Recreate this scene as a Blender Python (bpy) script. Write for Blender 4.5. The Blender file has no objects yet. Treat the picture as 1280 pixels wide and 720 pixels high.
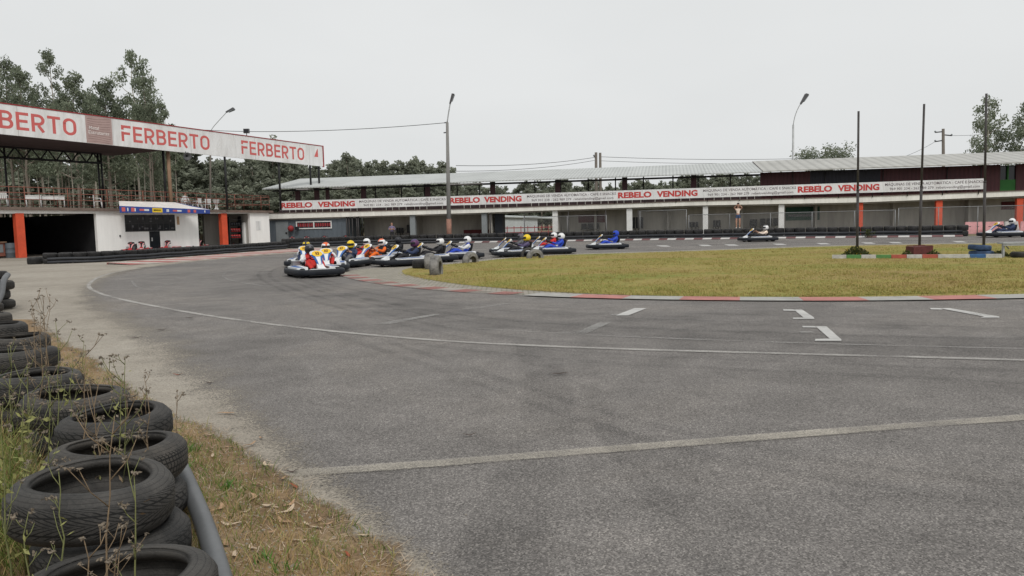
import bpy, bmesh, math, random
from mathutils import Vector, Matrix, noise
rnd = random.Random(7)
R = math.radians
scene = bpy.context.scene
col = scene.collection
PI = math.pi

# ------------------------------------------------------------------ camera
FPX, CAMH = 950.0, 1.45
PITCH = math.atan(81 / FPX)
ROLL = math.atan(0.0225)
fw = Vector((0, math.cos(PITCH), -math.sin(PITCH)))
r0 = Vector((1, 0, 0)); u0 = r0.cross(fw)
rt = r0 * math.cos(ROLL) - u0 * math.sin(ROLL)
up = u0 * math.cos(ROLL) + r0 * math.sin(ROLL)
CAM = Vector((0, 0, CAMH))
cd = bpy.data.cameras.new('camera'); cam = bpy.data.objects.new('camera', cd); col.objects.link(cam)
cd.sensor_width = 36; cd.lens = 36 * FPX / 1280; cd.clip_start = 0.05; cd.clip_end = 4000
m3 = Matrix((rt, up, -fw)).transposed()
cam.matrix_world = Matrix.Translation(CAM) @ m3.to_4x4()
scene.camera = cam

def ray(x, y): return fw + rt * ((x - 640) / FPX) - up * ((y - 360) / FPX)
def G(x, y, z=0.0):                      # survey of the photo: the ground point seen at a pixel
    d = ray(x, y); return CAM + d * ((z - CAMH) / d.z)
def AT(x, y, Y):                         # the point seen at a pixel, Y metres ahead
    d = ray(x, y); return CAM + d * (Y / d.y)

# ------------------------------------------------------------------ materials
def newmat(name):
    m = bpy.data.materials.new(name); m.use_nodes = True
    nt = m.node_tree; nt.nodes.clear()
    out = nt.nodes.new('ShaderNodeOutputMaterial'); b = nt.nodes.new('ShaderNodeBsdfPrincipled')
    nt.links.new(b.outputs[0], out.inputs[0])
    return m, nt, b, out
def nd(nt, t, **kw):
    n = nt.nodes.new(t)
    for k, v in kw.items():
        if k.startswith('i_'): n.inputs[int(k[2:])].default_value = v
        else: setattr(n, k, v)
    return n
def lk(nt, a, b): nt.links.new(a, b)
def coords(nt, kind='Object'):
    return nd(nt, 'ShaderNodeTexCoord').outputs[kind]
def noi(nt, co, scale, detail=4, rough=.55, dist=0):
    n = nd(nt, 'ShaderNodeTexNoise'); n.inputs['Scale'].default_value = scale; n.inputs['Detail'].default_value = detail
    n.inputs['Roughness'].default_value = rough; n.inputs['Distortion'].default_value = dist
    if co is not None: lk(nt, co, n.inputs['Vector'])
    return n.outputs['Fac']
def ramp(nt, f, stops, interp='LINEAR'):
    r = nd(nt, 'ShaderNodeValToRGB'); r.color_ramp.interpolation = interp
    e = r.color_ramp.elements
    while len(e) < len(stops): e.new(.5)
    for k, (p, c) in enumerate(stops):
        e[k].position = p; e[k].color = (*c, 1) if len(c) == 3 else c
    lk(nt, f, r.inputs[0]); return r.outputs[0]
def g3(v): return (v, v, v)
def mix(nt, f, a, b, mode='MIX'):
    n = nd(nt, 'ShaderNodeMix', data_type='RGBA', blend_type=mode)
    for s, v in ((0, f), (6, a), (7, b)):
        if hasattr(v, 'is_linked'): lk(nt, v, n.inputs[s])
        elif s == 0: n.inputs[0].default_value = v
        else: n.inputs[s].default_value = (*v, 1) if len(v) == 3 else v
    return n.outputs[2]
def mth(nt, op, a, b=None, c=None, clamp=False):
    n = nd(nt, 'ShaderNodeMath', operation=op, use_clamp=clamp)
    for s, v in enumerate((a, b, c)):
        if v is None: continue
        if hasattr(v, 'is_linked'): lk(nt, v, n.inputs[s])
        else: n.inputs[s].default_value = v
    return n.outputs[0]
def bump(nt, b, h, strength=.3, dist=.01):
    n = nd(nt, 'ShaderNodeBump'); n.inputs['Strength'].default_value = strength; n.inputs['Distance'].default_value = dist
    lk(nt, h, n.inputs['Height']); lk(nt, n.outputs[0], b.inputs['Normal'])
def alpha(nt, b, out, a):
    t = nd(nt, 'ShaderNodeBsdfTransparent'); mx = nd(nt, 'ShaderNodeMixShader')
    lk(nt, a, mx.inputs[0]); lk(nt, t.outputs[0], mx.inputs[1]); lk(nt, b.outputs[0], mx.inputs[2]); lk(nt, mx.outputs[0], out.inputs[0])

def M(name, c, var=.25, scale=3., rough=.7, metal=0., bmp=0., bscale=40., streak=False, c2=None, spec=.4):
    """plain weathered surface: two tones of one colour by noise at two sizes"""
    m, nt, b, out = newmat(name)
    co = coords(nt)
    if streak:
        mp = nd(nt, 'ShaderNodeMapping'); mp.inputs['Scale'].default_value = (1, 1, .16); lk(nt, co, mp.inputs[0]); co = mp.outputs[0]
    f = noi(nt, co, scale, 6, .6); f2 = noi(nt, co, scale * 9, 3, .6)
    f = mth(nt, 'ADD', mth(nt, 'MULTIPLY', f, .65), mth(nt, 'MULTIPLY', f2, .35))
    d = tuple(x * (1 - var) for x in c) if c2 is None else c2
    h = tuple(min(1, x * (1 + var * .5)) for x in c)
    cc = ramp(nt, f, [(.34, d), (.62, h)])
    lk(nt, cc, b.inputs['Base Color'])
    b.inputs['Roughness'].default_value = rough; b.inputs['Metallic'].default_value = metal
    b.inputs['Specular IOR Level'].default_value = spec
    if bmp: bump(nt, b, noi(nt, co, bscale, 4), bmp, .01)
    return m

MT = {}
def pm(key, *a, **k): MT[key] = M(key, *a, **k); return MT[key]
pm('rubber_black', (.022, .022, .024), .4, 6, .75, bmp=.3, bscale=60)
pm('belt', (.020, .022, .027), .45, 1.2, .6, streak=False, c2=(.045, .046, .05))
pm('white_wall', (.88, .87, .85), .10, .5, .9, bmp=.1, streak=True)
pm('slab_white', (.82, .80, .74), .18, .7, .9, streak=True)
pm('brown_edge', (.17, .125, .105), .35, 1.5, .9)
pm('fence_steel', (.24, .245, .25), .25, 4, .55, metal=.2)
pm('orange_paint', (.62, .085, .035), .2, 1.5, .7)
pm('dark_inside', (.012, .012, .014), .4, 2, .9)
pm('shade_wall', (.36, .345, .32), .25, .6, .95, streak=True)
pm('back_wall', (.42, .40, .365), .3, .5, .95, streak=True)
pm('grey_wall', (.105, .125, .145), .2, .8, .7, streak=True)
pm('grey_door', (.22, .24, .25), .15, 1, .6)
pm('maroon_wall', (.085, .022, .027), .3, .8, .7, streak=True)
pm('navy_wall', (.022, .022, .036), .3, .8, .7, streak=True)
pm('maroon_post', (.07, .03, .034), .3, 2, .7)
pm('dark_steel', (.02, .02, .022), .4, 4, .55)
pm('rail_brown', (.23, .085, .06), .35, 4, .7)
pm('wood_post', (.27, .17, .11), .35, 2, .85, streak=True)
pm('galv', (.42, .43, .43), .25, 4, .5, metal=.3)
pm('pole_concrete', (.22, .215, .205), .25, 2, .9, streak=True)
pm('pole_rust', (.30, .16, .12), .4, 4, .9)
pm('pole_dark', (.055, .05, .05), .35, 5, .7)
pm('timber_pole', (.16, .14, .12), .3, 3, .9, streak=True)
pm('lamp_grey', (.10, .10, .105), .3, 4, .6)
pm('banner_white', (.80, .80, .80), .10, .6, .65)
pm('banner_brown', (.42, .30, .28), .12, 2, .7)
pm('banner_line', (.33, .22, .21), .12, 2, .7)
pm('letter_red', (.60, .13, .12), .12, 1.5, .65)
pm('letter_dred', (.52, .055, .05), .15, 1.5, .65)
pm('letter_grey', (.16, .13, .14), .2, 2, .7)
pm('letter_pale', (.72, .66, .64), .1, 2, .7)
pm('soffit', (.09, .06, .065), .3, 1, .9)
pm('plastic_white', (.72, .72, .71), .12, 3, .5)
pm('awning_white', (.72, .68, .65), .18, 1, .8)
pm('awning_blue', (.035, .07, .30), .2, 2, .7)
pm('yellow', (.75, .52, .03), .12, 3, .6)
pm('pink', (.74, .36, .37), .2, 2, .8)
pm('barrier_white', (.62, .60, .58), .25, 2, .8)
pm('brick_red', (.11, .030, .027), .35, 5, .85)
pm('blue_paint', (.03, .085, .28), .35, 5, .7)
pm('kart_white', (.72, .73, .74), .12, 4, .35)
pm('kart_navy', (.012, .015, .021), .4, 5, .6, spec=.3)
pm('kart_black', (.014, .014, .016), .3, 6, .5)
pm('kart_blue', (.03, .12, .38), .2, 4, .35)
pm('kart_teal', (.05, .26, .30), .2, 4, .35)
pm('kart_yellow', (.80, .50, .03), .12, 8, .4)
pm('kart_red', (.50, .035, .04), .25, 4, .4)
pm('steel', (.35, .35, .36), .2, 6, .35, metal=.8)
pm('visor', (.012, .012, .016), .2, 5, .12)
pm('skin', (.46, .26, .18), .12, 12, .55)
pm('hair_dark', (.03, .018, .012), .3, 30, .6)
pm('denim', (.05, .085, .17), .25, 20, .85)
pm('shoe_white', (.75, .75, .74), .1, 10, .6)
pm('cloth_black', (.022, .022, .026), .3, 12, .85)
for n, c in dict(suit_red=(.58, .035, .03), suit_orange=(.80, .15, .02), suit_navy=(.03, .045, .10), suit_blue=(.03, .075, .50), suit_white=(.70, .70, .70),
                 suit_grey=(.13, .13, .14), suit_purple=(.10, .08, .16), top_beige=(.85, .70, .58), helm_yellow=(.82, .58, .02), helm_white=(.78, .78, .78),
                 helm_black=(.02, .02, .025), helm_purple=(.10, .03, .10), helm_orange=(.75, .13, .03), glove=(.03, .03, .035), glove_red=(.45, .03, .03), shirt_lilac=(.20, .17, .28)).items():
    pm(n, c, .18, 9, .45 if n.startswith('helm') else .85, bmp=0 if n.startswith('helm') else .9, bscale=14)
pm('green_sign', (.022, .075, .05), .3, 3, .7)
pm('window_green', (.03, .16, .03), .2, 3, .6)
pm('red_dark', (.10, .012, .015), .3, 3, .7)
pm('poster_red', (.30, .03, .035), .3, 6, .7)
pm('poly_grey', (.125, .13, .135), .2, 3, .45)
pm('roof_light', (.42, .44, .43), .18, .35, .6, bmp=.1, bscale=5)
pm('pale_shed', (.50, .53, .53), .2, .6, .7)
pm('dry_leaf_tan', (.42, .27, .16), .35, 25, .75)
pm('dry_leaf_pale', (.55, .43, .31), .3, 25, .75)
pm('dry_leaf_red', (.30, .075, .035), .35, 25, .7)
pm('dry_leaf_dark', (.07, .045, .035), .35, 25, .75)
pm('stem_dry', (.22, .16, .10), .35, 30, .85)
pm('stem_green', (.17, .18, .07), .3, 30, .8)
pm('seed_grey', (.20, .165, .125), .35, 40, .9)
pm('leaf_yellow', (.25, .25, .085), .3, 30, .7)
pm('leaf_fresh', (.09, .20, .03), .3, 30, .6)
pm('bush_green', (.055, .075, .02), .5, 5, .8)
pm('bark', (.20, .17, .14), .4, 3, .95, streak=True)
pm('bark_pale', (.44, .40, .34), .35, 2, .95, streak=True)

def glass(name, c):
    m, nt, b, out = newmat(name); b.inputs['Base Color'].default_value = (*c, 1); b.inputs['Roughness'].default_value = .08
    f = noi(nt, coords(nt), 1.2, 3); bump(nt, b, f, .05, .02); MT[name] = m
glass('pane_dark', (.015, .018, .022))

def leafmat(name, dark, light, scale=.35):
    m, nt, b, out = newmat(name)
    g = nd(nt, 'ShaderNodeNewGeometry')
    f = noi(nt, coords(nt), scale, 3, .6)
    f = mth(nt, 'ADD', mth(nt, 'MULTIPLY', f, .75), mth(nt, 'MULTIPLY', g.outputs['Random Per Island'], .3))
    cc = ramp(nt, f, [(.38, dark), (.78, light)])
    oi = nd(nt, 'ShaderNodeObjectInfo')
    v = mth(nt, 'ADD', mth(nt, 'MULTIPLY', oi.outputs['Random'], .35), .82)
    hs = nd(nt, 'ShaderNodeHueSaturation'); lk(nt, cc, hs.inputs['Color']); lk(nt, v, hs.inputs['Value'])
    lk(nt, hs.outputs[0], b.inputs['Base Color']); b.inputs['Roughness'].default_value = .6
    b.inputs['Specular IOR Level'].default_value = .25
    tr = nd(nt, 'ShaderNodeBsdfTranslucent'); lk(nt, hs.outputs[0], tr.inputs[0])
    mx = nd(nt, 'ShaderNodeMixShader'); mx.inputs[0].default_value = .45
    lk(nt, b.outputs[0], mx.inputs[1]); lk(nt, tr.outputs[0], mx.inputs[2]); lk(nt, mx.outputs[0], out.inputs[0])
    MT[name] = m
leafmat('leaf_near', (.15, .18, .125), (.33, .36, .26))  # paler than real leaves: haze and fill against crown self-shadow put into the colour
leafmat('leaf_far_hazed', (.19, .21, .16), (.32, .34, .26))  # distance haze painted into the leaf colour, no volume in the air
leafmat('leaf_bush', (.045, .06, .016), (.13, .15, .045), 3)

def grassmat(name, stops, scale=1.2):
    m, nt, b, out = newmat(name)
    g = nd(nt, 'ShaderNodeNewGeometry')
    f = noi(nt, coords(nt), scale, 4, .6)
    f = mth(nt, 'ADD', mth(nt, 'MULTIPLY', f, .7), mth(nt, 'MULTIPLY', g.outputs['Random Per Island'], .3))
    lk(nt, ramp(nt, f, stops), b.inputs['Base Color']); b.inputs['Roughness'].default_value = .8; b.inputs['Specular IOR Level'].default_value = .2
    MT[name] = m
grassmat('blade_lawn', [(.32, (.34, .25, .105)), (.50, (.35, .29, .095)), (.64, (.235, .25, .068))], .35)
grassmat('blade_verge', [(.30, (.38, .25, .12)), (.42, (.36, .265, .125)), (.50, (.19, .21, .06)), (.66, (.09, .155, .028))], 1.5)

def asphalt():
    m, nt, b, out = newmat('asphalt'); co = coords(nt)
    v = nd(nt, 'ShaderNodeTexVoronoi'); v.inputs['Scale'].default_value = 125; lk(nt, co, v.inputs['Vector'])
    bw = nd(nt, 'ShaderNodeRGBToBW'); lk(nt, v.outputs['Color'], bw.inputs[0])
    fine = noi(nt, co, 330, 3, .7)
    f = mth(nt, 'ADD', mth(nt, 'MULTIPLY', bw.outputs[0], .62), mth(nt, 'MULTIPLY', fine, .5))
    c = ramp(nt, f, [(.20, (.066, .061, .058)), (.45, (.138, .128, .121)), (.64, (.192, .179, .169)), (.88, (.37, .345, .32))])
    big = noi(nt, co, .22, 5, .62, .6)
    c = mix(nt, .75, c, ramp(nt, big, [(.32, g3(.66)), (.5, g3(1.0)), (.68, (1.24, 1.21, 1.16))]), 'MULTIPLY')
    mid = noi(nt, co, 1.7, 5, .65, .3)
    c = mix(nt, .7, c, ramp(nt, mid, [(.32, g3(.78)), (.66, g3(1.18))]), 'MULTIPLY')
    # hairline cracks in places
    vc = nd(nt, 'ShaderNodeTexVoronoi', feature='DISTANCE_TO_EDGE'); vc.inputs['Scale'].default_value = .42
    wv = nd(nt, 'ShaderNodeVectorMath', operation='ADD'); nv = nd(nt, 'ShaderNodeTexNoise'); nv.inputs['Scale'].default_value = 1.6; nv.inputs['Detail'].default_value = 6; lk(nt, co, nv.inputs['Vector'])
    lk(nt, co, wv.inputs[0]); lk(nt, nv.outputs['Color'], wv.inputs[1]); lk(nt, wv.outputs[0], vc.inputs['Vector'])
    cr = mth(nt, 'MULTIPLY', mth(nt, 'LESS_THAN', vc.outputs['Distance'], .0045), mth(nt, 'GREATER_THAN', noi(nt, co, .3, 3), .60))
    c = mix(nt, mth(nt, 'MULTIPLY', cr, .25), c, (.03, .028, .026))
    lk(nt, c, b.inputs['Base Color']); b.inputs['Roughness'].default_value = .92; b.inputs['Specular IOR Level'].default_value = .2
    bump(nt, b, f, .4, .005); MT['asphalt'] = m
asphalt()
def apron():
    m, nt, b, out = newmat('apron'); co = coords(nt)
    c = ramp(nt, noi(nt, co, .35, 6, .62, .4), [(.3, (.245, .215, .175)), (.55, (.32, .286, .238)), (.75, (.37, .335, .285))])
    c = mix(nt, .8, c, ramp(nt, noi(nt, co, 70, 4, .75), [(.30, g3(.40)), (.5, g3(1.)), (.72, g3(1.4))]), 'MULTIPLY')
    c = mix(nt, .6, c, ramp(nt, noi(nt, co, 4, 5, .6), [(.3, g3(.8)), (.62, g3(1.1))]), 'MULTIPLY')
    lk(nt, c, b.inputs['Base Color']); b.inputs['Roughness'].default_value = .95
    bump(nt, b, noi(nt, co, 80, 4, .7), .4, .006); MT['apron'] = m
    # the same gravel as a ragged spill over the asphalt's edge
    m2 = m.copy(); m2.name = 'gravel_spill'; nt = m2.node_tree
    b = [n for n in nt.nodes if n.type == 'BSDF_PRINCIPLED'][0]; out = [n for n in nt.nodes if n.type == 'OUTPUT_MATERIAL'][0]
    uv = nd(nt, 'ShaderNodeUVMap').outputs[0]; sx = nd(nt, 'ShaderNodeSeparateXYZ'); lk(nt, uv, sx.inputs[0])
    co = coords(nt)
    n = mth(nt, 'ADD', mth(nt, 'MULTIPLY', noi(nt, co, 1.3, 4, .6), .55), mth(nt, 'MULTIPLY', noi(nt, co, 55, 3, .8), 1.15))
    a = mth(nt, 'SUBTRACT', mth(nt, 'ADD', n, -.20), sx.outputs[1])
    a = mth(nt, 'MULTIPLY', a, 4.0, clamp=True)
    alpha(nt, b, out, a); MT['gravel_spill'] = m2
apron()
def lawn():
    m, nt, b, out = newmat('lawn'); co = coords(nt)
    mpn = nd(nt, 'ShaderNodeMapping'); mpn.inputs['Scale'].default_value = (.55, 1.3, 1); lk(nt, co, mpn.inputs[0])
    c = ramp(nt, noi(nt, mpn.outputs[0], .32, 5, .62, .5), [(.36, (.30, .225, .092)), (.50, (.31, .26, .088)), (.62, (.215, .225, .060))])
    c = mix(nt, .9, c, ramp(nt, noi(nt, co, 9, 5, .75), [(.3, g3(.62)), (.7, g3(1.3))]), 'MULTIPLY')
    lk(nt, c, b.inputs['Base Color']); b.inputs['Roughness'].default_value = 1; b.inputs['Specular IOR Level'].default_value = .1
    bump(nt, b, noi(nt, co, 25, 4, .7), .7, .03); MT['lawn'] = m
    m, nt, b, out = newmat('soil'); co = coords(nt)
    c = ramp(nt, noi(nt, co, 1.1, 6, .65, .4), [(.3, (.17, .115, .07)), (.5, (.29, .20, .118)), (.7, (.35, .265, .17))])
    c = mix(nt, .9, c, ramp(nt, noi(nt, co, 45, 5, .75), [(.3, g3(.55)), (.7, g3(1.35))]), 'MULTIPLY')
    lk(nt, c, b.inputs['Base Color']); b.inputs['Roughness'].default_value = 1; b.inputs['Specular IOR Level'].default_value = .1
    bump(nt, b, noi(nt, co, 40, 5, .7), .8, .02)
    uv = nd(nt, 'ShaderNodeUVMap').outputs[0]; sx = nd(nt, 'ShaderNodeSeparateXYZ'); lk(nt, uv, sx.inputs[0])
    n = mth(nt, 'ADD', mth(nt, 'MULTIPLY', noi(nt, co, 2.2, 4, .6), .6), mth(nt, 'MULTIPLY', noi(nt, co, 40, 3, .8), .5))
    a = mth(nt, 'MULTIPLY', mth(nt, 'SUBTRACT', sx.outputs[1], mth(nt, 'SUBTRACT', n, .42)), 6., clamp=True)   # v = metres in from the edge
    alpha(nt, b, out, a); MT['soil'] = m
    m, nt, b, out = newmat('terrain'); co = coords(nt)
    c = ramp(nt, noi(nt, co, .06, 6, .62), [(.3, (.11, .095, .05)), (.7, (.21, .175, .10))])
    lk(nt, c, b.inputs['Base Color']); b.inputs['Roughness'].default_value = 1; MT['terrain'] = m
    m, nt, b, out = newmat('pavers'); co = coords(nt)
    br = nd(nt, 'ShaderNodeTexBrick'); lk(nt, co, br.inputs['Vector']); br.inputs['Scale'].default_value = 2.2; br.inputs['Mortar Size'].default_value = .035
    br.inputs['Color1'].default_value = (.38, .345, .30, 1); br.inputs['Color2'].default_value = (.29, .265, .225, 1); br.inputs['Mortar'].default_value = (.14, .13, .085, 1)
    c = mix(nt, .8, br.outputs['Color'], ramp(nt, noi(nt, co, 3, 5, .7), [(.3, g3(.7)), (.7, g3(1.2))]), 'MULTIPLY')
    lk(nt, c, b.inputs['Base Color']); b.inputs['Roughness'].default_value = .95; MT['pavers'] = m
lawn()
def worn(name, c, wear=.5, period=None, c2=None, slant=0., edge=True, soft=7., amax=1.):
    """worn road paint on ribbons: u = metres along, v = 0..1 across"""
    m, nt, b, out = newmat(name); co = coords(nt)
    uv = nd(nt, 'ShaderNodeUVMap').outputs[0]; sx = nd(nt, 'ShaderNodeSeparateXYZ'); lk(nt, uv, sx.inputs[0])
    cc = c
    if period:
        u = mth(nt, 'ADD', sx.outputs[0], mth(nt, 'MULTIPLY', sx.outputs[1], slant))
        s = mth(nt, 'GREATER_THAN', mth(nt, 'FRACT', mth(nt, 'DIVIDE', u, period)), .5)
        cc = mix(nt, s, c, c2)
    cc = mix(nt, .8, cc, ramp(nt, noi(nt, co, 2.5, 6, .7), [(.3, g3(.66)), (.65, g3(1.1))]), 'MULTIPLY')
    lk(nt, cc, b.inputs['Base Color']); b.inputs['Roughness'].default_value = .85
    n = mth(nt, 'ADD', mth(nt, 'MULTIPLY', noi(nt, co, 1.1, 4, .6), .6), mth(nt, 'MULTIPLY', noi(nt, co, 75, 3, .8), .7))
    a = mth(nt, 'MULTIPLY', mth(nt, 'SUBTRACT', n, wear), soft, clamp=True)
    if edge:
        e = mth(nt, 'SUBTRACT', 1., mth(nt, 'MULTIPLY', mth(nt, 'ABSOLUTE', mth(nt, 'SUBTRACT', sx.outputs[1], .5)), 2.))
        e = mth(nt, 'MULTIPLY', mth(nt, 'ADD', e, mth(nt, 'SUBTRACT', n, .75)), 4., clamp=True)
        a = mth(nt, 'MULTIPLY', a, e)
    if amax < 1: a = mth(nt, 'MULTIPLY', a, amax)
    alpha(nt, b, out, a); MT[name] = m
worn('paint_line', (.48, .46, .43), .50, amax=.7)
worn('paint_thick', (.48, .44, .375), .46, amax=.8, soft=3.)
worn('paint_grid', (.56, .55, .53), .42, edge=False, amax=.9)
worn('paint_faint', (.42, .41, .39), .58, edge=False, amax=.6)
worn('kerb_near', (.38, .37, .345), .42, 2.05, (.45, .19, .165), edge=False, soft=9)
worn('kerb_worn', (.40, .36, .32), .50, 1.2, (.36, .15, .13), edge=False, amax=.8)
worn('kerb_far', (.54, .52, .50), .34, 1.24, (.15, .065, .065), edge=False)
worn('kerb_pit', (.52, .47, .42), .22, 1.7, (.42, .13, .12), slant=-.9, edge=False, amax=.9)
worn('rubber_band', (.045, .044, .045), .52, edge=True, soft=2.0, amax=.26)
worn('dust_band', (.30, .28, .26), .60, edge=True, soft=2.0, amax=.35)

def tyremat(name, base, dust, groove=True, dustamt=.5, n=46, slope=9., ribs=(.17,)):
    """rubber: uv u = around 0..1, v = across the tread 0..1 (v over 1 on the sidewalls)"""
    m, nt, b, out = newmat(name); co = coords(nt)
    uv = nd(nt, 'ShaderNodeUVMap').outputs[0]; sx = nd(nt, 'ShaderNodeSeparateXYZ'); lk(nt, uv, sx.inputs[0])
    u, v = sx.outputs[0], sx.outputs[1]
    f = noi(nt, co, 5, 6, .65, .3); f2 = noi(nt, co, 90, 3, .7)
    c = ramp(nt, mth(nt, 'ADD', mth(nt, 'MULTIPLY', f, .7), mth(nt, 'MULTIPLY', f2, .3)), [(.36, base), (.36 + .4 * (1.1 - dustamt), dust)])
    h = f2
    if groove:
        ab = mth(nt, 'ABSOLUTE', mth(nt, 'SUBTRACT', v, .5))
        # sweeping V grooves on the tread
        ph = mth(nt, 'FRACT', mth(nt, 'ADD', mth(nt, 'MULTIPLY', u, n), mth(nt, 'MULTIPLY', mth(nt, 'POWER', ab, .7), slope)))
        gr = mth(nt, 'LESS_THAN', ph, .27)
        rib = mth(nt, 'LESS_THAN', mth(nt, 'ABSOLUTE', mth(nt, 'SUBTRACT', ab, ribs[0])), .018)
        for rr in ribs[1:]: rib = mth(nt, 'MAXIMUM', rib, mth(nt, 'LESS_THAN', mth(nt, 'ABSOLUTE', mth(nt, 'SUBTRACT', ab, rr)), .02))
        gr = mth(nt, 'MULTIPLY', mth(nt, 'MAXIMUM', gr, rib), mth(nt, 'LESS_THAN', ab, .49))
        # thin rings on the sidewall
        side = mth(nt, 'GREATER_THAN', v, 1.)
        rg = mth(nt, 'MULTIPLY', side, mth(nt, 'LESS_THAN', mth(nt, 'FRACT', mth(nt, 'MULTIPLY', v, 5.)), .12))
        c = mix(nt, mth(nt, 'MULTIPLY', gr, .9), c, (.004, .004, .004))
        c = mix(nt, mth(nt, 'MULTIPLY', rg, .5), c, (.012, .012, .012))
        h = mth(nt, 'SUBTRACT', mth(nt, 'MULTIPLY', f2, .25), mth(nt, 'ADD', gr, mth(nt, 'MULTIPLY', rg, .5)))
    lk(nt, c, b.inputs['Base Color']); b.inputs['Roughness'].default_value = .68; b.inputs['Specular IOR Level'].default_value = .35
    bump(nt, b, h, .9, .010); MT[name] = m
tyremat('tyre_near', (.026, .025, .024), (.070, .065, .059), True, .5, 46)
tyremat('tyre_near_ribbed', (.020, .0195, .019), (.075, .067, .058), True, .55, 90, 2., (.08, .2, .33))
tyremat('tyre_near_block', (.017, .017, .0165), (.055, .051, .047), True, .45, 34, 3.5, (.12, .26))
tyremat('tyre_wall', (.012, .012, .013), (.060, .057, .056), True, .4, 24)
tyremat('tyre_chalk', (.035, .035, .034), (.24, .23, .215), False, .6)
tyremat('tyre_blue', (.014, .028, .065), (.045, .085, .17), False, .6)

def bannermat(name, c):
    m, nt, b, out = newmat(name); co = coords(nt)
    mp = nd(nt, 'ShaderNodeMapping'); mp.inputs['Scale'].default_value = (1, 1, .25); lk(nt, co, mp.inputs[0])
    d = noi(nt, mp.outputs[0], 1.6, 6, .65); e = noi(nt, co, .35, 4)
    cc = mix(nt, .9, c, ramp(nt, d, [(.30, (.80, .79, .77)), (.55, g3(1.0))]), 'MULTIPLY')
    cc = mix(nt, .8, cc, ramp(nt, e, [(.3, g3(.88)), (.65, g3(1.02))]), 'MULTIPLY')
    sp = nd(nt, 'ShaderNodeSeparateXYZ'); lk(nt, co, sp.inputs[0])
    seam = mth(nt, 'LESS_THAN', mth(nt, 'FRACT', mth(nt, 'MULTIPLY', mth(nt, 'ADD', sp.outputs[0], mth(nt, 'MULTIPLY', sp.outputs[1], .33)), .21)), .010)
    cc = mix(nt, mth(nt, 'MULTIPLY', seam, .35), cc, (.25, .24, .24))
    lk(nt, cc, b.inputs['Base Color']); b.inputs['Roughness'].default_value = .55
    bump(nt, b, noi(nt, mp.outputs[0], 2.4, 3, .5, .8), .55, .12); MT[name] = m
bannermat('banner_white', (.80, .80, .80))
def corrmat(name, c, period, axis=0):
    """ribbed sheet metal: ribs along uv u"""
    m, nt, b, out = newmat(name); co = coords(nt)
    uv = nd(nt, 'ShaderNodeUVMap').outputs[0]; sx = nd(nt, 'ShaderNodeSeparateXYZ'); lk(nt, uv, sx.inputs[0])
    w = mth(nt, 'SINE', mth(nt, 'MULTIPLY', sx.outputs[axis], 2 * PI / period))
    sheet = mth(nt, 'FRACT', mth(nt, 'DIVIDE', sx.outputs[axis], 3.1))
    cc = ramp(nt, noi(nt, co, .5, 6, .65), [(.3, tuple(x * .88 for x in c)), (.62, tuple(x * 1.06 for x in c))])
    cc = mix(nt, .45, cc, ramp(nt, sheet, [(0, g3(.72)), (.03, g3(1.05)), (1, g3(.94))]), 'MULTIPLY')
    cc = mix(nt, .6, cc, ramp(nt, mth(nt, 'MULTIPLY_ADD', w, .5, .5), [(0, g3(.72)), (.5, g3(1.06))]), 'MULTIPLY')
    lk(nt, cc, b.inputs['Base Color']); b.inputs['Roughness'].default_value = .6
    bump(nt, b, w, .5, .03); MT[name] = m
corrmat('roof_sheet', (.46, .475, .465), .28)
corrmat('roof_ribbed', (.40, .395, .37), .75)
corrmat('clad_maroon', (.085, .022, .027), .3)
corrmat('clad_navy', (.020, .020, .032), .3)
def meshmat():
    m, nt, b, out = newmat('chain_link'); uv = nd(nt, 'ShaderNodeUVMap').outputs[0]; sx = nd(nt, 'ShaderNodeSeparateXYZ'); lk(nt, uv, sx.inputs[0])
    p = mth(nt, 'FRACT', mth(nt, 'MULTIPLY', mth(nt, 'ADD', sx.outputs[0], sx.outputs[1]), 14))
    q = mth(nt, 'FRACT', mth(nt, 'MULTIPLY', mth(nt, 'SUBTRACT', sx.outputs[0], sx.outputs[1]), 14))
    a = mth(nt, 'MAXIMUM', mth(nt, 'LESS_THAN', p, .07), mth(nt, 'LESS_THAN', q, .07))
    b.inputs['Base Color'].default_value = (.28, .28, .28, 1); b.inputs['Roughness'].default_value = .6
    alpha(nt, b, out, a); MT['chain_link'] = m
meshmat()

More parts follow.
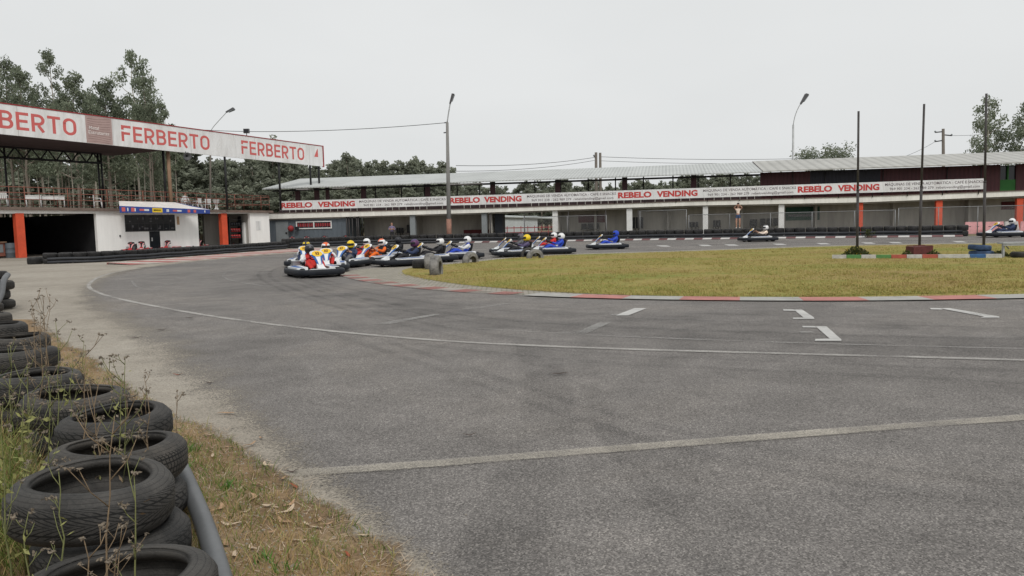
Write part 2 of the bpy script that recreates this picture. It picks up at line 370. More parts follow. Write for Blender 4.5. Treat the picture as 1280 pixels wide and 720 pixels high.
# ------------------------------------------------------------------ mesh helpers
class MB:
    def __init__(s): s.v = []; s.f = []; s.m = []; s.uv = {}; s.sm = []
    def face(s, idx, mi=0, uv=None, smooth=False):
        if uv: s.uv[len(s.f)] = uv
        s.f.append(tuple(idx)); s.m.append(mi); s.sm.append(smooth)
    def poly(s, pts, mi=0, uv=None):
        n = len(s.v); s.v += [tuple(p) for p in pts]; s.face(range(n, n + len(pts)), mi, uv)
    def hexa(s, p, mi=0):                      # 8 corners: 4 below, 4 above (same order)
        n = len(s.v); s.v += [tuple(q) for q in p]
        for f in ((3, 2, 1, 0), (4, 5, 6, 7), (0, 1, 5, 4), (1, 2, 6, 5), (2, 3, 7, 6), (3, 0, 4, 7)):
            s.face([n + k for k in f], mi)
    def box(s, x0, x1, y0, y1, z0, z1, mi=0):
        s.hexa([(x0, y0, z0), (x1, y0, z0), (x1, y1, z0), (x0, y1, z0), (x0, y0, z1), (x1, y0, z1), (x1, y1, z1), (x0, y1, z1)], mi)
    def tube(s, pts, rad, n=8, mi=0, caps=True, closed=False):
        pts = [Vector(p) for p in pts]; k = len(pts)
        rr = rad if isinstance(rad, (list, tuple)) else [rad] * k
        base = len(s.v); prev = None
        for i, p in enumerate(pts):
            a = pts[(i - 1) % k] if (closed or i > 0) else p
            b = pts[(i + 1) % k] if (closed or i < k - 1) else p
            t = (b - a).normalized() if (b - a).length > 1e-9 else Vector((0, 0, 1))
            if prev is None:
                q = Vector((0, 0, 1)) if abs(t.z) < .9 else Vector((1, 0, 0))
                x = t.cross(q).normalized()
            else:
                x = (prev - t * prev.dot(t)).normalized()
            prev = x; y = t.cross(x)
            for j in range(n):
                an = 2 * PI * j / n
                s.v.append(tuple(p + x * (math.cos(an) * rr[i]) + y * (math.sin(an) * rr[i])))
        for i in range(k if closed else k - 1):
            for j in range(n):
                a, b = base + i * n, base + ((i + 1) % k) * n
                s.face((a + j, a + (j + 1) % n, b + (j + 1) % n, b + j), mi, None, True)
        if caps and not closed:
            s.face([base + j for j in reversed(range(n))], mi); s.face([base + (k - 1) * n + j for j in range(n)], mi)
    def lathe(s, prof, n=24, mi=0, axis='z', at=(0, 0, 0), closed=False, uvv=None):
        """prof: (radius, height) pairs; uvv: v of each profile point"""
        base = len(s.v); k = len(prof)
        for i in range(n):
            a = 2 * PI * i / n; c, d = math.cos(a), math.sin(a)
            for (r, h) in prof:
                p = (r * c, r * d, h) if axis == 'z' else ((r * c, h, r * d) if axis == 'y' else (h, r * c, r * d))
                s.v.append((p[0] + at[0], p[1] + at[1], p[2] + at[2]))
        for i in range(n):
            for j in range(k if closed else k - 1):
                a, b = base + i * k, base + ((i + 1) % n) * k; j2 = (j + 1) % k
                uv = [(i / n, uvv[j]), ((i + 1) / n, uvv[j]), ((i + 1) / n, uvv[j + 1]), (i / n, uvv[j + 1])] if uvv else None
                s.face((a + j, b + j, b + j2, a + j2), mi, uv, True)
    def ball(s, c, r, mi=0, n=12, k=8, sc=(1, 1, 1)):
        base = len(s.v)
        for i in range(1, k):
            t = PI * i / k
            for j in range(n):
                p = 2 * PI * j / n
                s.v.append((c[0] + r * sc[0] * math.sin(t) * math.cos(p), c[1] + r * sc[1] * math.sin(t) * math.sin(p), c[2] + r * sc[2] * math.cos(t)))
        s.v.append((c[0], c[1], c[2] + r * sc[2])); s.v.append((c[0], c[1], c[2] - r * sc[2])); T = len(s.v) - 2
        for i in range(k - 2):
            for j in range(n):
                a = base + i * n; b = a + n
                s.face((a + j, b + j, b + (j + 1) % n, a + (j + 1) % n), mi, None, True)
        for j in range(n):
            s.face((T, base + j, base + (j + 1) % n), mi, None, True)
            e = base + (k - 2) * n
            s.face((T + 1, e + (j + 1) % n, e + j), mi, None, True)
    def mesh(s, name, mats):
        me = bpy.data.meshes.new(name); me.from_pydata(s.v, [], s.f)
        for m in mats: me.materials.append(m)
        me.polygons.foreach_set('material_index', s.m); me.polygons.foreach_set('use_smooth', s.sm)
        if s.uv:
            l = me.uv_layers.new(name='UVMap'); d = [0.0] * (2 * len(me.loops))
            for fi, u in s.uv.items():
                st = me.polygons[fi].loop_start
                for q, (a, b) in enumerate(u): d[2 * (st + q)] = a; d[2 * (st + q) + 1] = b
            l.data.foreach_set('uv', d)
        me.update(); return me
    def build(s, name, mats, parent=None):
        if not isinstance(mats, (list, tuple)): mats = [mats]
        return link(name, s.mesh(name, mats), parent)

def link(name, data, parent=None):
    o = bpy.data.objects.new(name, data); col.objects.link(o)
    if parent: o.parent = parent
    return o
def tag(o, label=None, cat=None, group=None, kind=None):
    if label: o['label'] = label
    if cat: o['category'] = cat
    if group: o['group'] = group
    if kind: o['kind'] = kind
    return o
def thing(name, label, cat, loc=(0, 0, 0), rz=0., group=None):
    o = bpy.data.objects.new(name, None); col.objects.link(o); o.location = loc; o.rotation_euler = (0, 0, rz); o.empty_display_size = .2
    return tag(o, label, cat, group)
KIDS = {}
def kids(o): return [c for c in bpy.data.objects if c.parent == o]
def copy_tree(o, parent=None):
    if o.name not in KIDS: KIDS[o.name] = kids(o)
    ch = KIDS[o.name]
    c = o.copy(); col.objects.link(c); c.parent = parent
    for k in ch: copy_tree(k, c)
    return c
def tree_objs(o):
    r = [o]
    for k in kids(o): r += tree_objs(k)
    return r
def structure(o): o['kind'] = 'structure'; return o

def V2(p): return Vector((p[0], p[1], 0))
def resample(pts, step):
    pts = [Vector(p) for p in pts]; out = [pts[0].copy()]; 
    L = [0]
    for a, b in zip(pts, pts[1:]): L.append(L[-1] + (b - a).length)
    n = max(1, int(round(L[-1] / step))); res = []
    j = 0
    for i in range(n + 1):
        d = L[-1] * i / n
        while j < len(L) - 2 and L[j + 1] < d: j += 1
        t = (d - L[j]) / max(1e-9, L[j + 1] - L[j]); res.append(pts[j].lerp(pts[j + 1], t))
    return res
def smooth_line(pts, step=.5, it=3):
    pts = [Vector(p) for p in pts]
    for _ in range(it):                        # Chaikin, ends kept
        q = [pts[0]]
        for a, b in zip(pts, pts[1:]): q += [a.lerp(b, .25), a.lerp(b, .75)]
        q.append(pts[-1]); pts = q
    return resample(pts, step)
def normals(pts):
    out = []
    for i in range(len(pts)):
        a, b = pts[max(0, i - 1)], pts[min(len(pts) - 1, i + 1)]
        t = (b - a); t.z = 0; t.normalize(); out.append(Vector((-t.y, t.x, 0)))
    return out
def ribbon(name, pts, w, z, mat, off=0.):
    """flat strip of width w (number or list) on a line of ground points"""
    mb = MB(); nn = normals(pts); L = 0; rows = []
    for i, p in enumerate(pts):
        if i: L += (p - pts[i - 1]).length
        ww = w[i] if isinstance(w, list) else w
        a = p + nn[i] * (off + ww / 2); b = p + nn[i] * (off - ww / 2)
        rows.append(((a.x, a.y, z), (b.x, b.y, z), L))
    for a, b in zip(rows, rows[1:]):
        mb.poly([a[0], a[1], b[1], b[0]], 0, [(a[2], 0), (a[2], 1), (b[2], 1), (b[2], 0)])
    return structure(mb.build(name, mat))
def sheet(name, pts, z, mat):
    bm = bmesh.new(); f = bm.faces.new([bm.verts.new((p[0], p[1], z)) for p in pts]); bmesh.ops.triangulate(bm, faces=[f])
    for q in bm.faces:
        if q.normal.z < 0: q.normal_flip()
    me = bpy.data.meshes.new(name); bm.to_mesh(me); bm.free(); me.materials.append(mat)
    return structure(link(name, me))

# ------------------------------------------------------------------ facades: a vertical plane, u metres along, z up, d out towards the track
class Facade:
    def __init__(s, A, B):
        s.A = Vector((A[0], A[1], 0)); d = Vector((B[0] - A[0], B[1] - A[1], 0)); s.d = d.normalized(); s.n = Vector((s.d.y, -s.d.x, 0))
    def hit(s, px, py):
        r = ray(px, py); t = (s.A - CAM).dot(s.n) / r.dot(s.n); p = CAM + r * t
        return (p - s.A).dot(s.d), p.z
    def U(s, px, py=285): return s.hit(px, py)[0]
    def P(s, u, z, d=0.): 
        q = s.A + s.d * u + s.n * d; return Vector((q.x, q.y, z))
    def box(s, mb, u0, u1, z0, z1, d0, d1, mi=0, z1b=None, z0b=None):
        z1b = z1 if z1b is None else z1b; z0b = z0 if z0b is None else z0b
        P = s.P
        mb.hexa([P(u0, z0, d1), P(u1, z0b, d1), P(u1, z0b, d0), P(u0, z0, d0), P(u0, z1, d1), P(u1, z1b, d1), P(u1, z1b, d0), P(u0, z1, d0)], mi)
    def quad(s, mb, u0, u1, z0, z1, d, mi=0, z0b=None, z1b=None):
        z1b = z1 if z1b is None else z1b; z0b = z0 if z0b is None else z0b
        mb.poly([s.P(u0, z0, d), s.P(u1, z0b, d), s.P(u1, z1b, d), s.P(u0, z1, d)], mi, [(u0, z0), (u1, z0b), (u1, z1b), (u0, z1)])
def wchild(mb, name, mats, root):
    o = mb.build(name, mats, root)
    base = root.matrix_basis.translation
    off = Vector(base); r = root.parent
    while r: off += r.matrix_basis.translation; r = r.parent
    o.location = -off; return o
def wthing(mb, name, mats, label, cat, group=None):
    o = mb.build(name, mats)
    xs = [v[0] for v in mb.v]; ys = [v[1] for v in mb.v]; zs = [v[2] for v in mb.v]
    c = Vector(((min(xs) + max(xs)) / 2, (min(ys) + max(ys)) / 2, min(zs)))
    o.data.transform(Matrix.Translation(-c)); o.location = c
    return tag(o, label, cat, group)

def textmesh(body, bold=.012):
    c = bpy.data.curves.new('t', 'FONT'); c.body = body; c.size = 1; c.offset = bold; c.resolution_u = 3; c.extrude = .004
    o = bpy.data.objects.new('t', c); col.objects.link(o); dg = bpy.context.evaluated_depsgraph_get()
    me = bpy.data.meshes.new_from_object(o.evaluated_get(dg)); bpy.data.objects.remove(o)
    return me
def lettering(fac, body, u0, u1, z0, z1, d, mat, root, z0b=None, z1b=None, bold=.012, name='lettering', crop=None):
    """text fitted to a rectangle (or sloped strip) of a facade"""
    me = textmesh(body, bold); me.name = name
    xs = [v.co.x for v in me.vertices]; ys = [v.co.y for v in me.vertices]
    x0, x1, y0, y1 = min(xs), max(xs), min(ys), max(ys)
    z0b = z0 if z0b is None else z0b; z1b = z1 if z1b is None else z1b
    for v in me.vertices:
        a = (v.co.x - x0) / (x1 - x0); b = (v.co.y - y0) / (y1 - y0)
        za = z0 + (z0b - z0) * a; zt = z1 + (z1b - z1) * a
        v.co = fac.P(u0 + (u1 - u0) * a, za + (zt - za) * b, d + v.co.z)
    me.materials.clear(); me.materials.append(mat)
    o = link(name, me, root); off = Vector(root.location)
    r = root.parent
    while r: off += Vector(r.location); r = r.parent
    o.location = -off; return o

def arc(cx, cy, rx, ry, a0, a1, n=7): return [(cx + rx * math.cos(R(a0 + (a1 - a0) * i / n)), cy + ry * math.sin(R(a0 + (a1 - a0) * i / n))) for i in range(n + 1)]
S_ = .08                                     # half stroke
GLYPH = {
 'F': (.60, [[(S_, 0), (S_, .60)], [(.0, 1 - S_), (.60, 1 - S_)], [(.0, .50), (.54, .50)], [(S_, .72), (S_, 1 - 2 * S_)]]),
 'E': (.60, [[(S_, 0), (S_, 1)], [(2 * S_, 1 - S_), (.60, 1 - S_)], [(2 * S_, .51), (.55, .51)], [(2 * S_, S_), (.60, S_)]]),
 'T': (.66, [[(.33, 0), (.33, 1 - 2 * S_)], [(0, 1 - S_), (.66, 1 - S_)]]),
 'R': (.66, [[(S_, 0), (S_, 1)], [(2 * S_, 1 - S_), (.34, 1 - S_)] + arc(.34, .68, .24, .24, 90, -90)[1:] + [(2 * S_, .44)], [(.34, .36), (.58, 0)]]),
 'B': (.66, [[(S_, 0), (S_, 1)], [(2 * S_, 1 - S_), (.34, 1 - S_)] + arc(.34, .72, .21, .20, 90, -90)[1:] + [(2 * S_, .52)], [(.36, .52 - .0)] + arc(.36, .30, .22, .22, 90, -90)[1:] + [(2 * S_, S_)]]),
 'O': (.70, [[(S_, .5)] + [(S_, .70)] + arc(.35, .66, .27, .26, 180, 0, 10) + arc(.35, .34, .27, .26, 0, -180, 10) + [(S_, .5)]]) }
def stroke_text(fac, body, u0, u1, z0, z1, d, mat, root, z0b, z1b):
    """even stroke sans lettering fitted to a sloped strip of a facade"""
    gap = .13; W = sum(GLYPH[c][0] for c in body) + gap * (len(body) - 1); x = 0; mb = MB(); k = 0
    def P(px, py, dd):
        t = px / W; a = z0 + (z0b - z0) * t; b = z1 + (z1b - z1) * t; return fac.P(u0 + (u1 - u0) * t, a + (b - a) * py, dd)
    for c in body:
        w, strokes = GLYPH[c]
        for st in strokes:
            k += 1; dd = d + .0015 * (k % 3); pts = [Vector((p[0], p[1], 0)) for p in st]
            pts = [p for i, p in enumerate(pts) if i == 0 or (p - pts[i - 1]).length > .004]
            closed = (pts[0] - pts[-1]).length < .01 and len(pts) > 4
            rows = []
            for i, p in enumerate(pts):
                a = pts[i - 1] if i > 0 else (pts[-2] if closed else p); b = pts[i + 1] if i < len(pts) - 1 else (pts[1] if closed else p)
                t = (b - a).normalized(); n = Vector((-t.y, t.x, 0)) * S_; rows.append((p + n, p - n))
            for r, s in zip(rows, rows[1:]):
                mb.poly([P(x + q.x, q.y, dd) for q in (r[0], s[0], s[1], r[1])])
        x += w + gap
    return wchild(mb, 'lettering', mat, root)

# ------------------------------------------------------------------ ground sheets
structure_terrain = MB()
structure_terrain.poly([(-900, -300, -.012), (900, -300, -.012), (900, 1600, -.012), (-900, 1600, -.012)])
structure(structure_terrain.build('ground', MT['terrain']))
sheet('apron', [(-60, -14), (-1.5, -14), (10, -14), (10, 8), (-2, 62), (-18, 80), (-75, 80), (-75, 20)], -.004, MT['apron'])
EDGE = [(.8, -14), (.8, -2), (.22, 1.2)] + [tuple(G(*p)[:2]) for p in ((478, 720), (412, 660), (342, 605), (300, 568), (266, 530), (225, 478), (170, 430), (120, 398), (97, 378), (93, 364), (110, 349), (160, 336), (240, 326.5), (320, 319.5), (380, 315.5))]
edge = smooth_line([(x, y, 0) for x, y in EDGE], .4, 2)
WALLPX = [(1203, 295.5), (1000, 297.5), (800, 300), (700, 301.5), (600, 303), (480, 305.6), (400, 308.6), (362, 310.5)]
WALL = smooth_line([G(*p) for p in reversed(WALLPX)], .5, 3)            # foot of the tyre wall along the far straight, west to east
far = [Vector((p.x, p.y, 0)) for p in WALL]
sheet('asphalt', [(p.x, p.y) for p in edge] + [(p.x, p.y + .5) for p in far] + [(75, 44), (90, 30), (90, -14)], .002, MT['asphalt'])
eg = edge[30:]
ribbon('gravel_spill', eg, [.45 + 1.5 * max(0., min(1., (p.y - 3.6) / 4.)) for p in eg], .006, MT['gravel_spill'], -.22)
# grass island
ISL = [(428, 343), (450, 349), (480, 354.5), (520, 359.5), (580, 364.5), (650, 368.5), (720, 371.5), (800, 373.6), (900, 375), (1010, 375.6), (1120, 375), (1280, 372), (1450, 368)]
_i = [G(*p) for p in ISL]; isl_near = smooth_line(_i + [_i[-1] + (_i[-1] - _i[-2]).normalized() * 16], .4, 3)
ISF = [(428, 343), (436, 338), (470, 335), (520, 331.5), (560, 329), (600, 325), (640, 321), (700, 317.5), (770, 315.5), (840, 313.5), (960, 309.5), (1060, 306), (1280, 303), (1500, 299)]
isl_far = smooth_line([G(*p) for p in ISF], .4, 2)
isl = isl_near + [Vector((60, 20, 0)), Vector((60, 38, 0))] + list(reversed(isl_far))[:-1]
sheet('island_paving', [(p.x, p.y) for p in isl], .005, MT['pavers'])
LAWN = [(506, 343), (530, 349), (575, 356), (640, 362), (720, 367), (800, 370), (900, 371.6), (1010, 372), (1120, 371.5), (1280, 368.5), (1450, 364)]
LAWNF = [(506, 343), (500, 338), (520, 334), (560, 331), (600, 327), (640, 322.5), (700, 319), (770, 317), (840, 315), (960, 311), (1060, 307.3), (1280, 304.2), (1500, 300)]
_i = [G(*p) for p in LAWN]; lawn_near = smooth_line(_i + [_i[-1] + (_i[-1] - _i[-2]).normalized() * 16], .4, 3); lawn_far = smooth_line([G(*p) for p in LAWNF], .4, 2)
lawn_poly = [(p.x, p.y) for p in lawn_near] + [(60, 21), (60, 37.5)] + [(p.x, p.y) for p in list(reversed(lawn_far))[:-1]]
sheet('lawn', lawn_poly, .012, MT['lawn'])
# kerbs
def raised(pts, w, z0, z1, mat, off):
    """sloping kerb, low towards the track"""
    mb = MB(); nn = normals(pts); L = 0; rows = []
    for i, p in enumerate(pts):
        if i: L += (p - pts[i - 1]).length
        a = p + nn[i] * (off + w / 2); b = p + nn[i] * (off - w / 2); rows.append(((a.x, a.y, z1), (b.x, b.y, z0), (a.x, a.y, 0), L))
    for a, b in zip(rows, rows[1:]):
        mb.poly([a[0], a[1], b[1], b[0]], 0, [(a[3], .1), (a[3], .9), (b[3], .9), (b[3], .1)]); mb.poly([a[2], a[0], b[0], b[2]], 0, [(a[3], .1), (a[3], .1), (b[3], .1), (b[3], .1)])
    return structure(mb.build('kerb', mat))
def cut(pts, a, b): return [p for p in pts if a <= p.x <= b]
ribbon('kerb', cut(isl_near, .2, 60), .62, .024, MT['kerb_near'], .05)
ribbon('kerb', cut(isl_near, -6, .35), .55, .016, MT['kerb_worn'], .05)
raised(cut(WALL, -4, 28.4), .5, .02, .115, MT['kerb_far'], -1.0)
pit = smooth_line([G(*p) for p in ((150, 331), (200, 328), (250, 323.6), (300, 319.2), (340, 316), (372, 313.8), (410, 311.3))], .4, 2)
raised(pit, 1.9, .012, .09, MT['kerb_pit'], .1)
# painted lines
def line(name, pxs, w, mat, z=.010, it=3):
    q = [G(*p) for p in pxs]
    if pxs[0][0] > 1270: q.insert(0, q[0] + (q[0] - q[1]).normalized() * 18)       # runs on beyond the frame
    if pxs[-1][0] > 1270: q.append(q[-1] + (q[-1] - q[-2]).normalized() * 18)
    return ribbon(name, smooth_line(q, .35, it), w, z, MT[mat])
line('track_line', [(345, 594.5), (520, 583), (700, 568), (900, 552), (1100, 536), (1280, 523), (1420, 512)], .165, 'paint_thick')
line('track_line', [(1420, 456), (1250, 450), (1000, 443.5), (700, 435), (500, 424), (300, 402), (190, 383), (135, 371), (112, 362), (110, 355), (125, 345), (160, 337), (240, 328), (330, 320)], .135, 'paint_line')
line('track_line', [(1290, 437), (1000, 430), (760, 421), (560, 409)], .06, 'paint_faint')
line('track_line', [(290, 362), (230, 352), (175, 364), (165, 352), (190, 342)][3:0:-1], .07, 'paint_faint')
line('track_line', [(330, 358), (290, 352), (275, 345), (290, 337), (320, 331)], .06, 'paint_faint')
line('racing_line', [(1400, 412), (1000, 404), (760, 398), (600, 388), (450, 370), (385, 352), (395, 341)], 1.1, 'rubber_band', .007)
line('racing_line', [(1400, 436), (1000, 425), (760, 414), (560, 398), (400, 374), (330, 350), (350, 337), (420, 329), (520, 326), (640, 320), (800, 309), (1000, 303), (1250, 299)], 1.3, 'rubber_band', .0075)
line('racing_line', [(1400, 486), (1000, 470), (700, 452), (430, 424), (270, 388), (190, 360), (215, 343), (290, 331)], 1.0, 'dust_band', .008)
for k_, (a_, w_) in enumerate(((0, .16), (9, .13), (22, .2), (31, .12), (46, .16), (58, .14))):
    line('skid_mark', [(1400, 402 + a_ * 1.15), (1000, 396 + a_), (760, 389 + a_ * .95), (600, 380 + a_ * .85), (470, 364 + a_ * .6), (400 - a_, 350 + a_ * .2), (385 - a_ * 1.2, 340), (420 - a_, 330 - a_ * .05), (480, 328 - a_ * .05)], w_, 'rubber_band', .0081 + .0002 * k_)
for k_, (p_, w_) in enumerate((([(1300, 610), (1000, 575), (760, 520), (560, 452), (400, 400)], .14), ([(1320, 640), (1010, 600), (760, 540), (560, 466), (392, 410)], .14), ([(1290, 480), (1000, 466), (700, 452), (520, 430)], .2), ([(900, 730), (820, 620), (760, 540), (735, 480)], .22))):
    line('skid_mark', p_, w_, 'rubber_band', .0095 + .0002 * k_)
line('racing_line', [(660, 425), (690, 480), (680, 560), (640, 640), (600, 760)], .5, 'rubber_band', .0085)
def marking(pxs, mat='paint_grid', z=.011):
    mb = MB(); mb.poly([tuple(G(*p, z)) for p in reversed(pxs)], 0, [(0, .5)] * len(pxs)); o = mb.build('grid_marking', MT[mat]); structure(o)
def zz(l, sx=700, sy=280, k=2.207): return [(sx + a / k, sy + b / k) for a, b in l]
marking(zz([(205, 232), (240, 232), (188, 252), (153, 252)])); marking(zz([(143, 247.5), (162, 247.5), (153, 251.8), (138, 251.8)]), 'paint_faint', .0115)
marking(zz([(110, 270), (145, 270), (72, 302), (37, 302)]), 'paint_faint'); marking(zz([(15, 297), (52, 297), (37, 301.6), (0, 302)]), 'paint_faint', .0115)
marking(zz([(645, 236), (668, 236), (700, 257), (702, 262), (643, 262), (643, 258), (672, 258)])); marking(zz([(615, 235), (644, 235.5), (650, 239.5), (617, 239)]))
marking(zz([(705, 282), (735, 282), (776, 318), (776, 322), (703, 322), (705, 317), (744, 316)])); marking(zz([(668, 281), (703, 281.5), (708, 285.5), (670, 285)])); marking(zz([(660, 296), (698, 296), (700, 299.5), (664, 299.5)]), 'paint_faint')
marking(zz([(1050, 233), (1075, 232), (1212, 255), (1212, 258), (1160, 258), (1170, 255)])); marking(zz([(1020, 231.5), (1049, 232), (1056, 236), (1024, 235.5)]))
marking([(468, 404.6), (488, 405), (550, 393), (542, 392.5)], 'paint_faint'); marking([(576, 386.6), (590, 387), (640, 379), (632, 378.8)], 'paint_faint')
for a in (820, 872, 905, 965, 1020, 1076, 1110, 1190):
    y = 307.6 - (a - 820) * .0145
    marking([(a, y - .9), (a + 13, y - .9), (a + 19, y + .7), (a + 6, y + .7)], 'paint_grid')
marking([(372, 323.3), (384, 322.4), (392, 323.2), (380, 324.2)]); marking([(395, 327.8), (408, 326.9), (415, 327.9), (402, 328.8)], 'paint_faint')

# painted kerb by the flagpoles
mb = MB(); k = 0
fk = resample([G(1040, 323.5), G(1130, 323.3), G(1252, 322.6)], .47); fkn = normals(fk)
cols = ['kart_white', 'kart_white', 'green', 'kart_white', 'green', 'kart_white', 'letter_dred', 'letter_dred', 'kart_white', 'blue_paint', 'kart_white', 'blue_paint', 'kart_white', 'kart_white']
pm('kerb_white', (.50, .49, .46), .3, 6, .85); pm('kerb_green', (.10, .25, .08), .3, 6, .85); pm('kerb_red', (.40, .10, .07), .3, 6, .85); pm('kerb_blue', (.05, .13, .30), .3, 6, .85)
seq = [0, 1, 0, 1, 0, 2, 0, 2, 0, 3, 0, 3, 0, 0]
for i, (a, b) in enumerate(zip(fk, fk[1:])):
    n = fkn[i] * .09; mi = seq[min(len(seq) - 1, int(i * len(seq) / (len(fk) - 1)))]
    b2 = a.lerp(b, .985)
    mb.hexa([a - n + Vector((0, 0, .0)), b2 - n, b2 + n, a + n, a - n + Vector((0, 0, .13)), b2 - n + Vector((0, 0, .13)), b2 + n + Vector((0, 0, .13)), a + n + Vector((0, 0, .13))], mi)
wthing(mb, 'painted_kerb', [MT['kerb_white'], MT['kerb_green'], MT['kerb_red'], MT['kerb_blue']], 'low kerb painted green, white, red and blue on the grass by the flagpoles', 'kerb')

# ------------------------------------------------------------------ pit building with terrace (white, recedes from the camera)
FL = Facade(G(0, 323.5), G(345, 307))
U = FL.U
ROOTL = thing('pit_building', 'white two storey pit building with orange pillars and an open terrace on top', 'building', FL.P(8, 0, 0))
uA, uB = -9., U(337)
def zL(u, a, b): return a + (b - a) * (u / 21.5)
ops = [(-9, U(20)), (U(30.5, 295), U(121, 290)), (U(248), U(278)), (U(284.5), U(313))]
ops = [(-8.6, U(121)), (U(248), U(313))]
lint = 2.72
mb = MB()
prev = uA
for a, b in ops:
    if a > prev: FL.box(mb, prev, a, 0, lint, -.25, 0)
    prev = b
FL.box(mb, prev, uB, 0, lint, -.25, 0)
FL.box(mb, uA, uB, lint, 3.02, -.25, .012, 0, 2.78)
wchild(mb, 'wall', MT['white_wall'], ROOTL)
mb = MB(); FL.box(mb, uA, uB + .3, 3.02, 3.2, -9.4, .22, 0, 2.95, 2.78); wchild(mb, 'terrace_floor', MT['brown_edge'], ROOTL)
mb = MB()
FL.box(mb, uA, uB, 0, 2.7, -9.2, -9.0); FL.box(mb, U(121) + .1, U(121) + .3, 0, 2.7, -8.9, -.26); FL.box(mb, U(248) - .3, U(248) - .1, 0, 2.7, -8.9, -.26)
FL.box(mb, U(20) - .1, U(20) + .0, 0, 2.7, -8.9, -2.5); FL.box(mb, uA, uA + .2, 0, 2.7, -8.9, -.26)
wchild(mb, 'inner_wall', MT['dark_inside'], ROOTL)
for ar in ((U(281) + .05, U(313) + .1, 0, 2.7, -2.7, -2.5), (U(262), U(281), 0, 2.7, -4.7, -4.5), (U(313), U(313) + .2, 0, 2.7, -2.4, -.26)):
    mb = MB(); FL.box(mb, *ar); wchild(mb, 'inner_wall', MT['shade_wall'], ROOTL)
for x0, x1 in ((20, 30.5), (277, 284)):
    mb = MB(); FL.box(mb, U(x0), U(x1), 0, 2.74, -.3, .05); wchild(mb, 'pillar', MT['orange_paint'], ROOTL)
# kiosk window and door
w0, w1 = U(156.5), U(219)
mb = MB(); FL.box(mb, w0, w1, 1.45, 2.62, -.02, .03); win = wchild(mb, 'window', MT['dark_steel'], ROOTL)
mb = MB()
nw = 8
for i in range(nw):
    a = w0 + (w1 - w0) * (i + .08) / nw; b = w0 + (w1 - w0) * (i + .92) / nw
    FL.box(mb, a, b, 1.52, 2.0, .031, .036); FL.box(mb, a, b, 2.06, 2.56, .031, .036)
wchild(mb, 'pane', MT['pane_dark'], win)
mb = MB()
for i in range(22):
    a = w0 + (w1 - w0) * rnd.random() * .96; z = rnd.choice((1.6, 1.75, 2.12, 2.3)); w = rnd.uniform(.08, .2)
    FL.box(mb, a, min(w1, a + w), z, z + rnd.uniform(.06, .16), .037, .041)
wchild(mb, 'notice', MT['suit_grey'], win)
mb = MB(); FL.box(mb, U(186), U(199), .0, 1.44, -.02, .035); dr = wchild(mb, 'door', MT['pane_dark'], ROOTL)
mb = MB(); FL.box(mb, U(186) + .12, U(186) + .2, .75, 1.0, .036, .08); wchild(mb, 'handle', MT['galv'], dr)
mb = MB(); FL.box(mb, U(221.5), U(224.5), 1.9, 2.5, .004, .02); wchild(mb, 'notice', MT['dry_leaf_tan'], ROOTL)
mb = MB(); FL.box(mb, U(320), U(326), 1.35, 2.1, .004, .02); wchild(mb, 'notice', MT['banner_white'], ROOTL)
mb = MB(); FL.box(mb, U(294), U(312.5), 2.82, 2.98, .013, .06); wchild(mb, 'sign_plate', MT['banner_brown'], ROOTL)
mb = MB(); FL.box(mb, U(148.5), U(150), 1.1, 1.25, .001, .06); wchild(mb, 'wall_box', MT['lamp_grey'], ROOTL)
# terrace railing
zr0, zr1 = 3.2, 2.97
mb = MB()
for h in (.45, .85, 1.2):
    mb.tube([FL.P(uA, zr0 + h, .1), FL.P(9, zL(9, zr0, zr1) + h, .1), FL.P(uB, zr1 + h, .1)], .028, 6)
n = 34
for i in range(n + 1):
    u = uA + (uB - uA) * i / n
    mb.tube([FL.P(u, zL(max(u, 0), zr0, zr1), .1), FL.P(u, zL(max(u, 0), zr0, zr1) + 1.22, .1)], .03 if i % 3 == 0 else .014, 5)
wchild(mb, 'railing', MT['rail_brown'], ROOTL)
mb = MB()
for h in (.5, 1.1): mb.tube([FL.P(uA, zr0 + h, -9), FL.P(uB, zr1 + h, -9)], .03, 6)
for i in range(18):
    u = uA + (uB - uA) * i / 17; mb.tube([FL.P(u, 3.0, -9), FL.P(u, 4.3, -9)], .03, 5)
for h in (.5, 1.1): mb.tube([FL.P(uB, zr1 + h, -9), FL.P(uB, zr1 + h, .1)], .03, 6)
wchild(mb, 'railing', MT['rail_brown'], ROOTL)
# roof over the terrace
uR = U(213, 220)
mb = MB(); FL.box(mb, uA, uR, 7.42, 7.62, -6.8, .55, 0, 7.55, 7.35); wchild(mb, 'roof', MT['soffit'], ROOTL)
mb = MB()
FDT = Facade(FL.P(0, 0, -5.6), FL.P(5, 0, -5.6)); uT = FDT.U(127, 205) - 3.4
zt0, zt1, dT = 7.35, 6.62, -5.6
for z in (zt0, zt1): mb.tube([FL.P(uA, z, dT), FL.P(uT + 3.4, z, dT)], .085, 6)
u = uA; k = 0
while u < uT + 3.0:
    mb.tube([FL.P(u, zt1 if k % 2 else zt0, dT), FL.P(u + .55, zt0 if k % 2 else zt1, dT)], .055, 5); u += .55; k += 1
wchild(mb, 'truss', MT['dark_steel'], ROOTL)
for px, d, z1, r, m in ((124, -5.6, 7.4, .07, 'dark_steel'), (128, -5.6, 7.4, .07, 'dark_steel'), (206, -.6, 7.4, .09, 'dark_steel'), (212, .05, 7.4, .13, 'wood_post'), (8, -5.6, 7.4, .07, 'dark_steel')):
    FD = Facade(FL.P(0, 0, d), FL.P(5, 0, d)); u = FD.U(px, 225)
    mb = MB(); mb.tube([FL.P(u, 3.05, d), FL.P(u, z1, d)], r, 10); wchild(mb, 'post', MT[m], ROOTL)

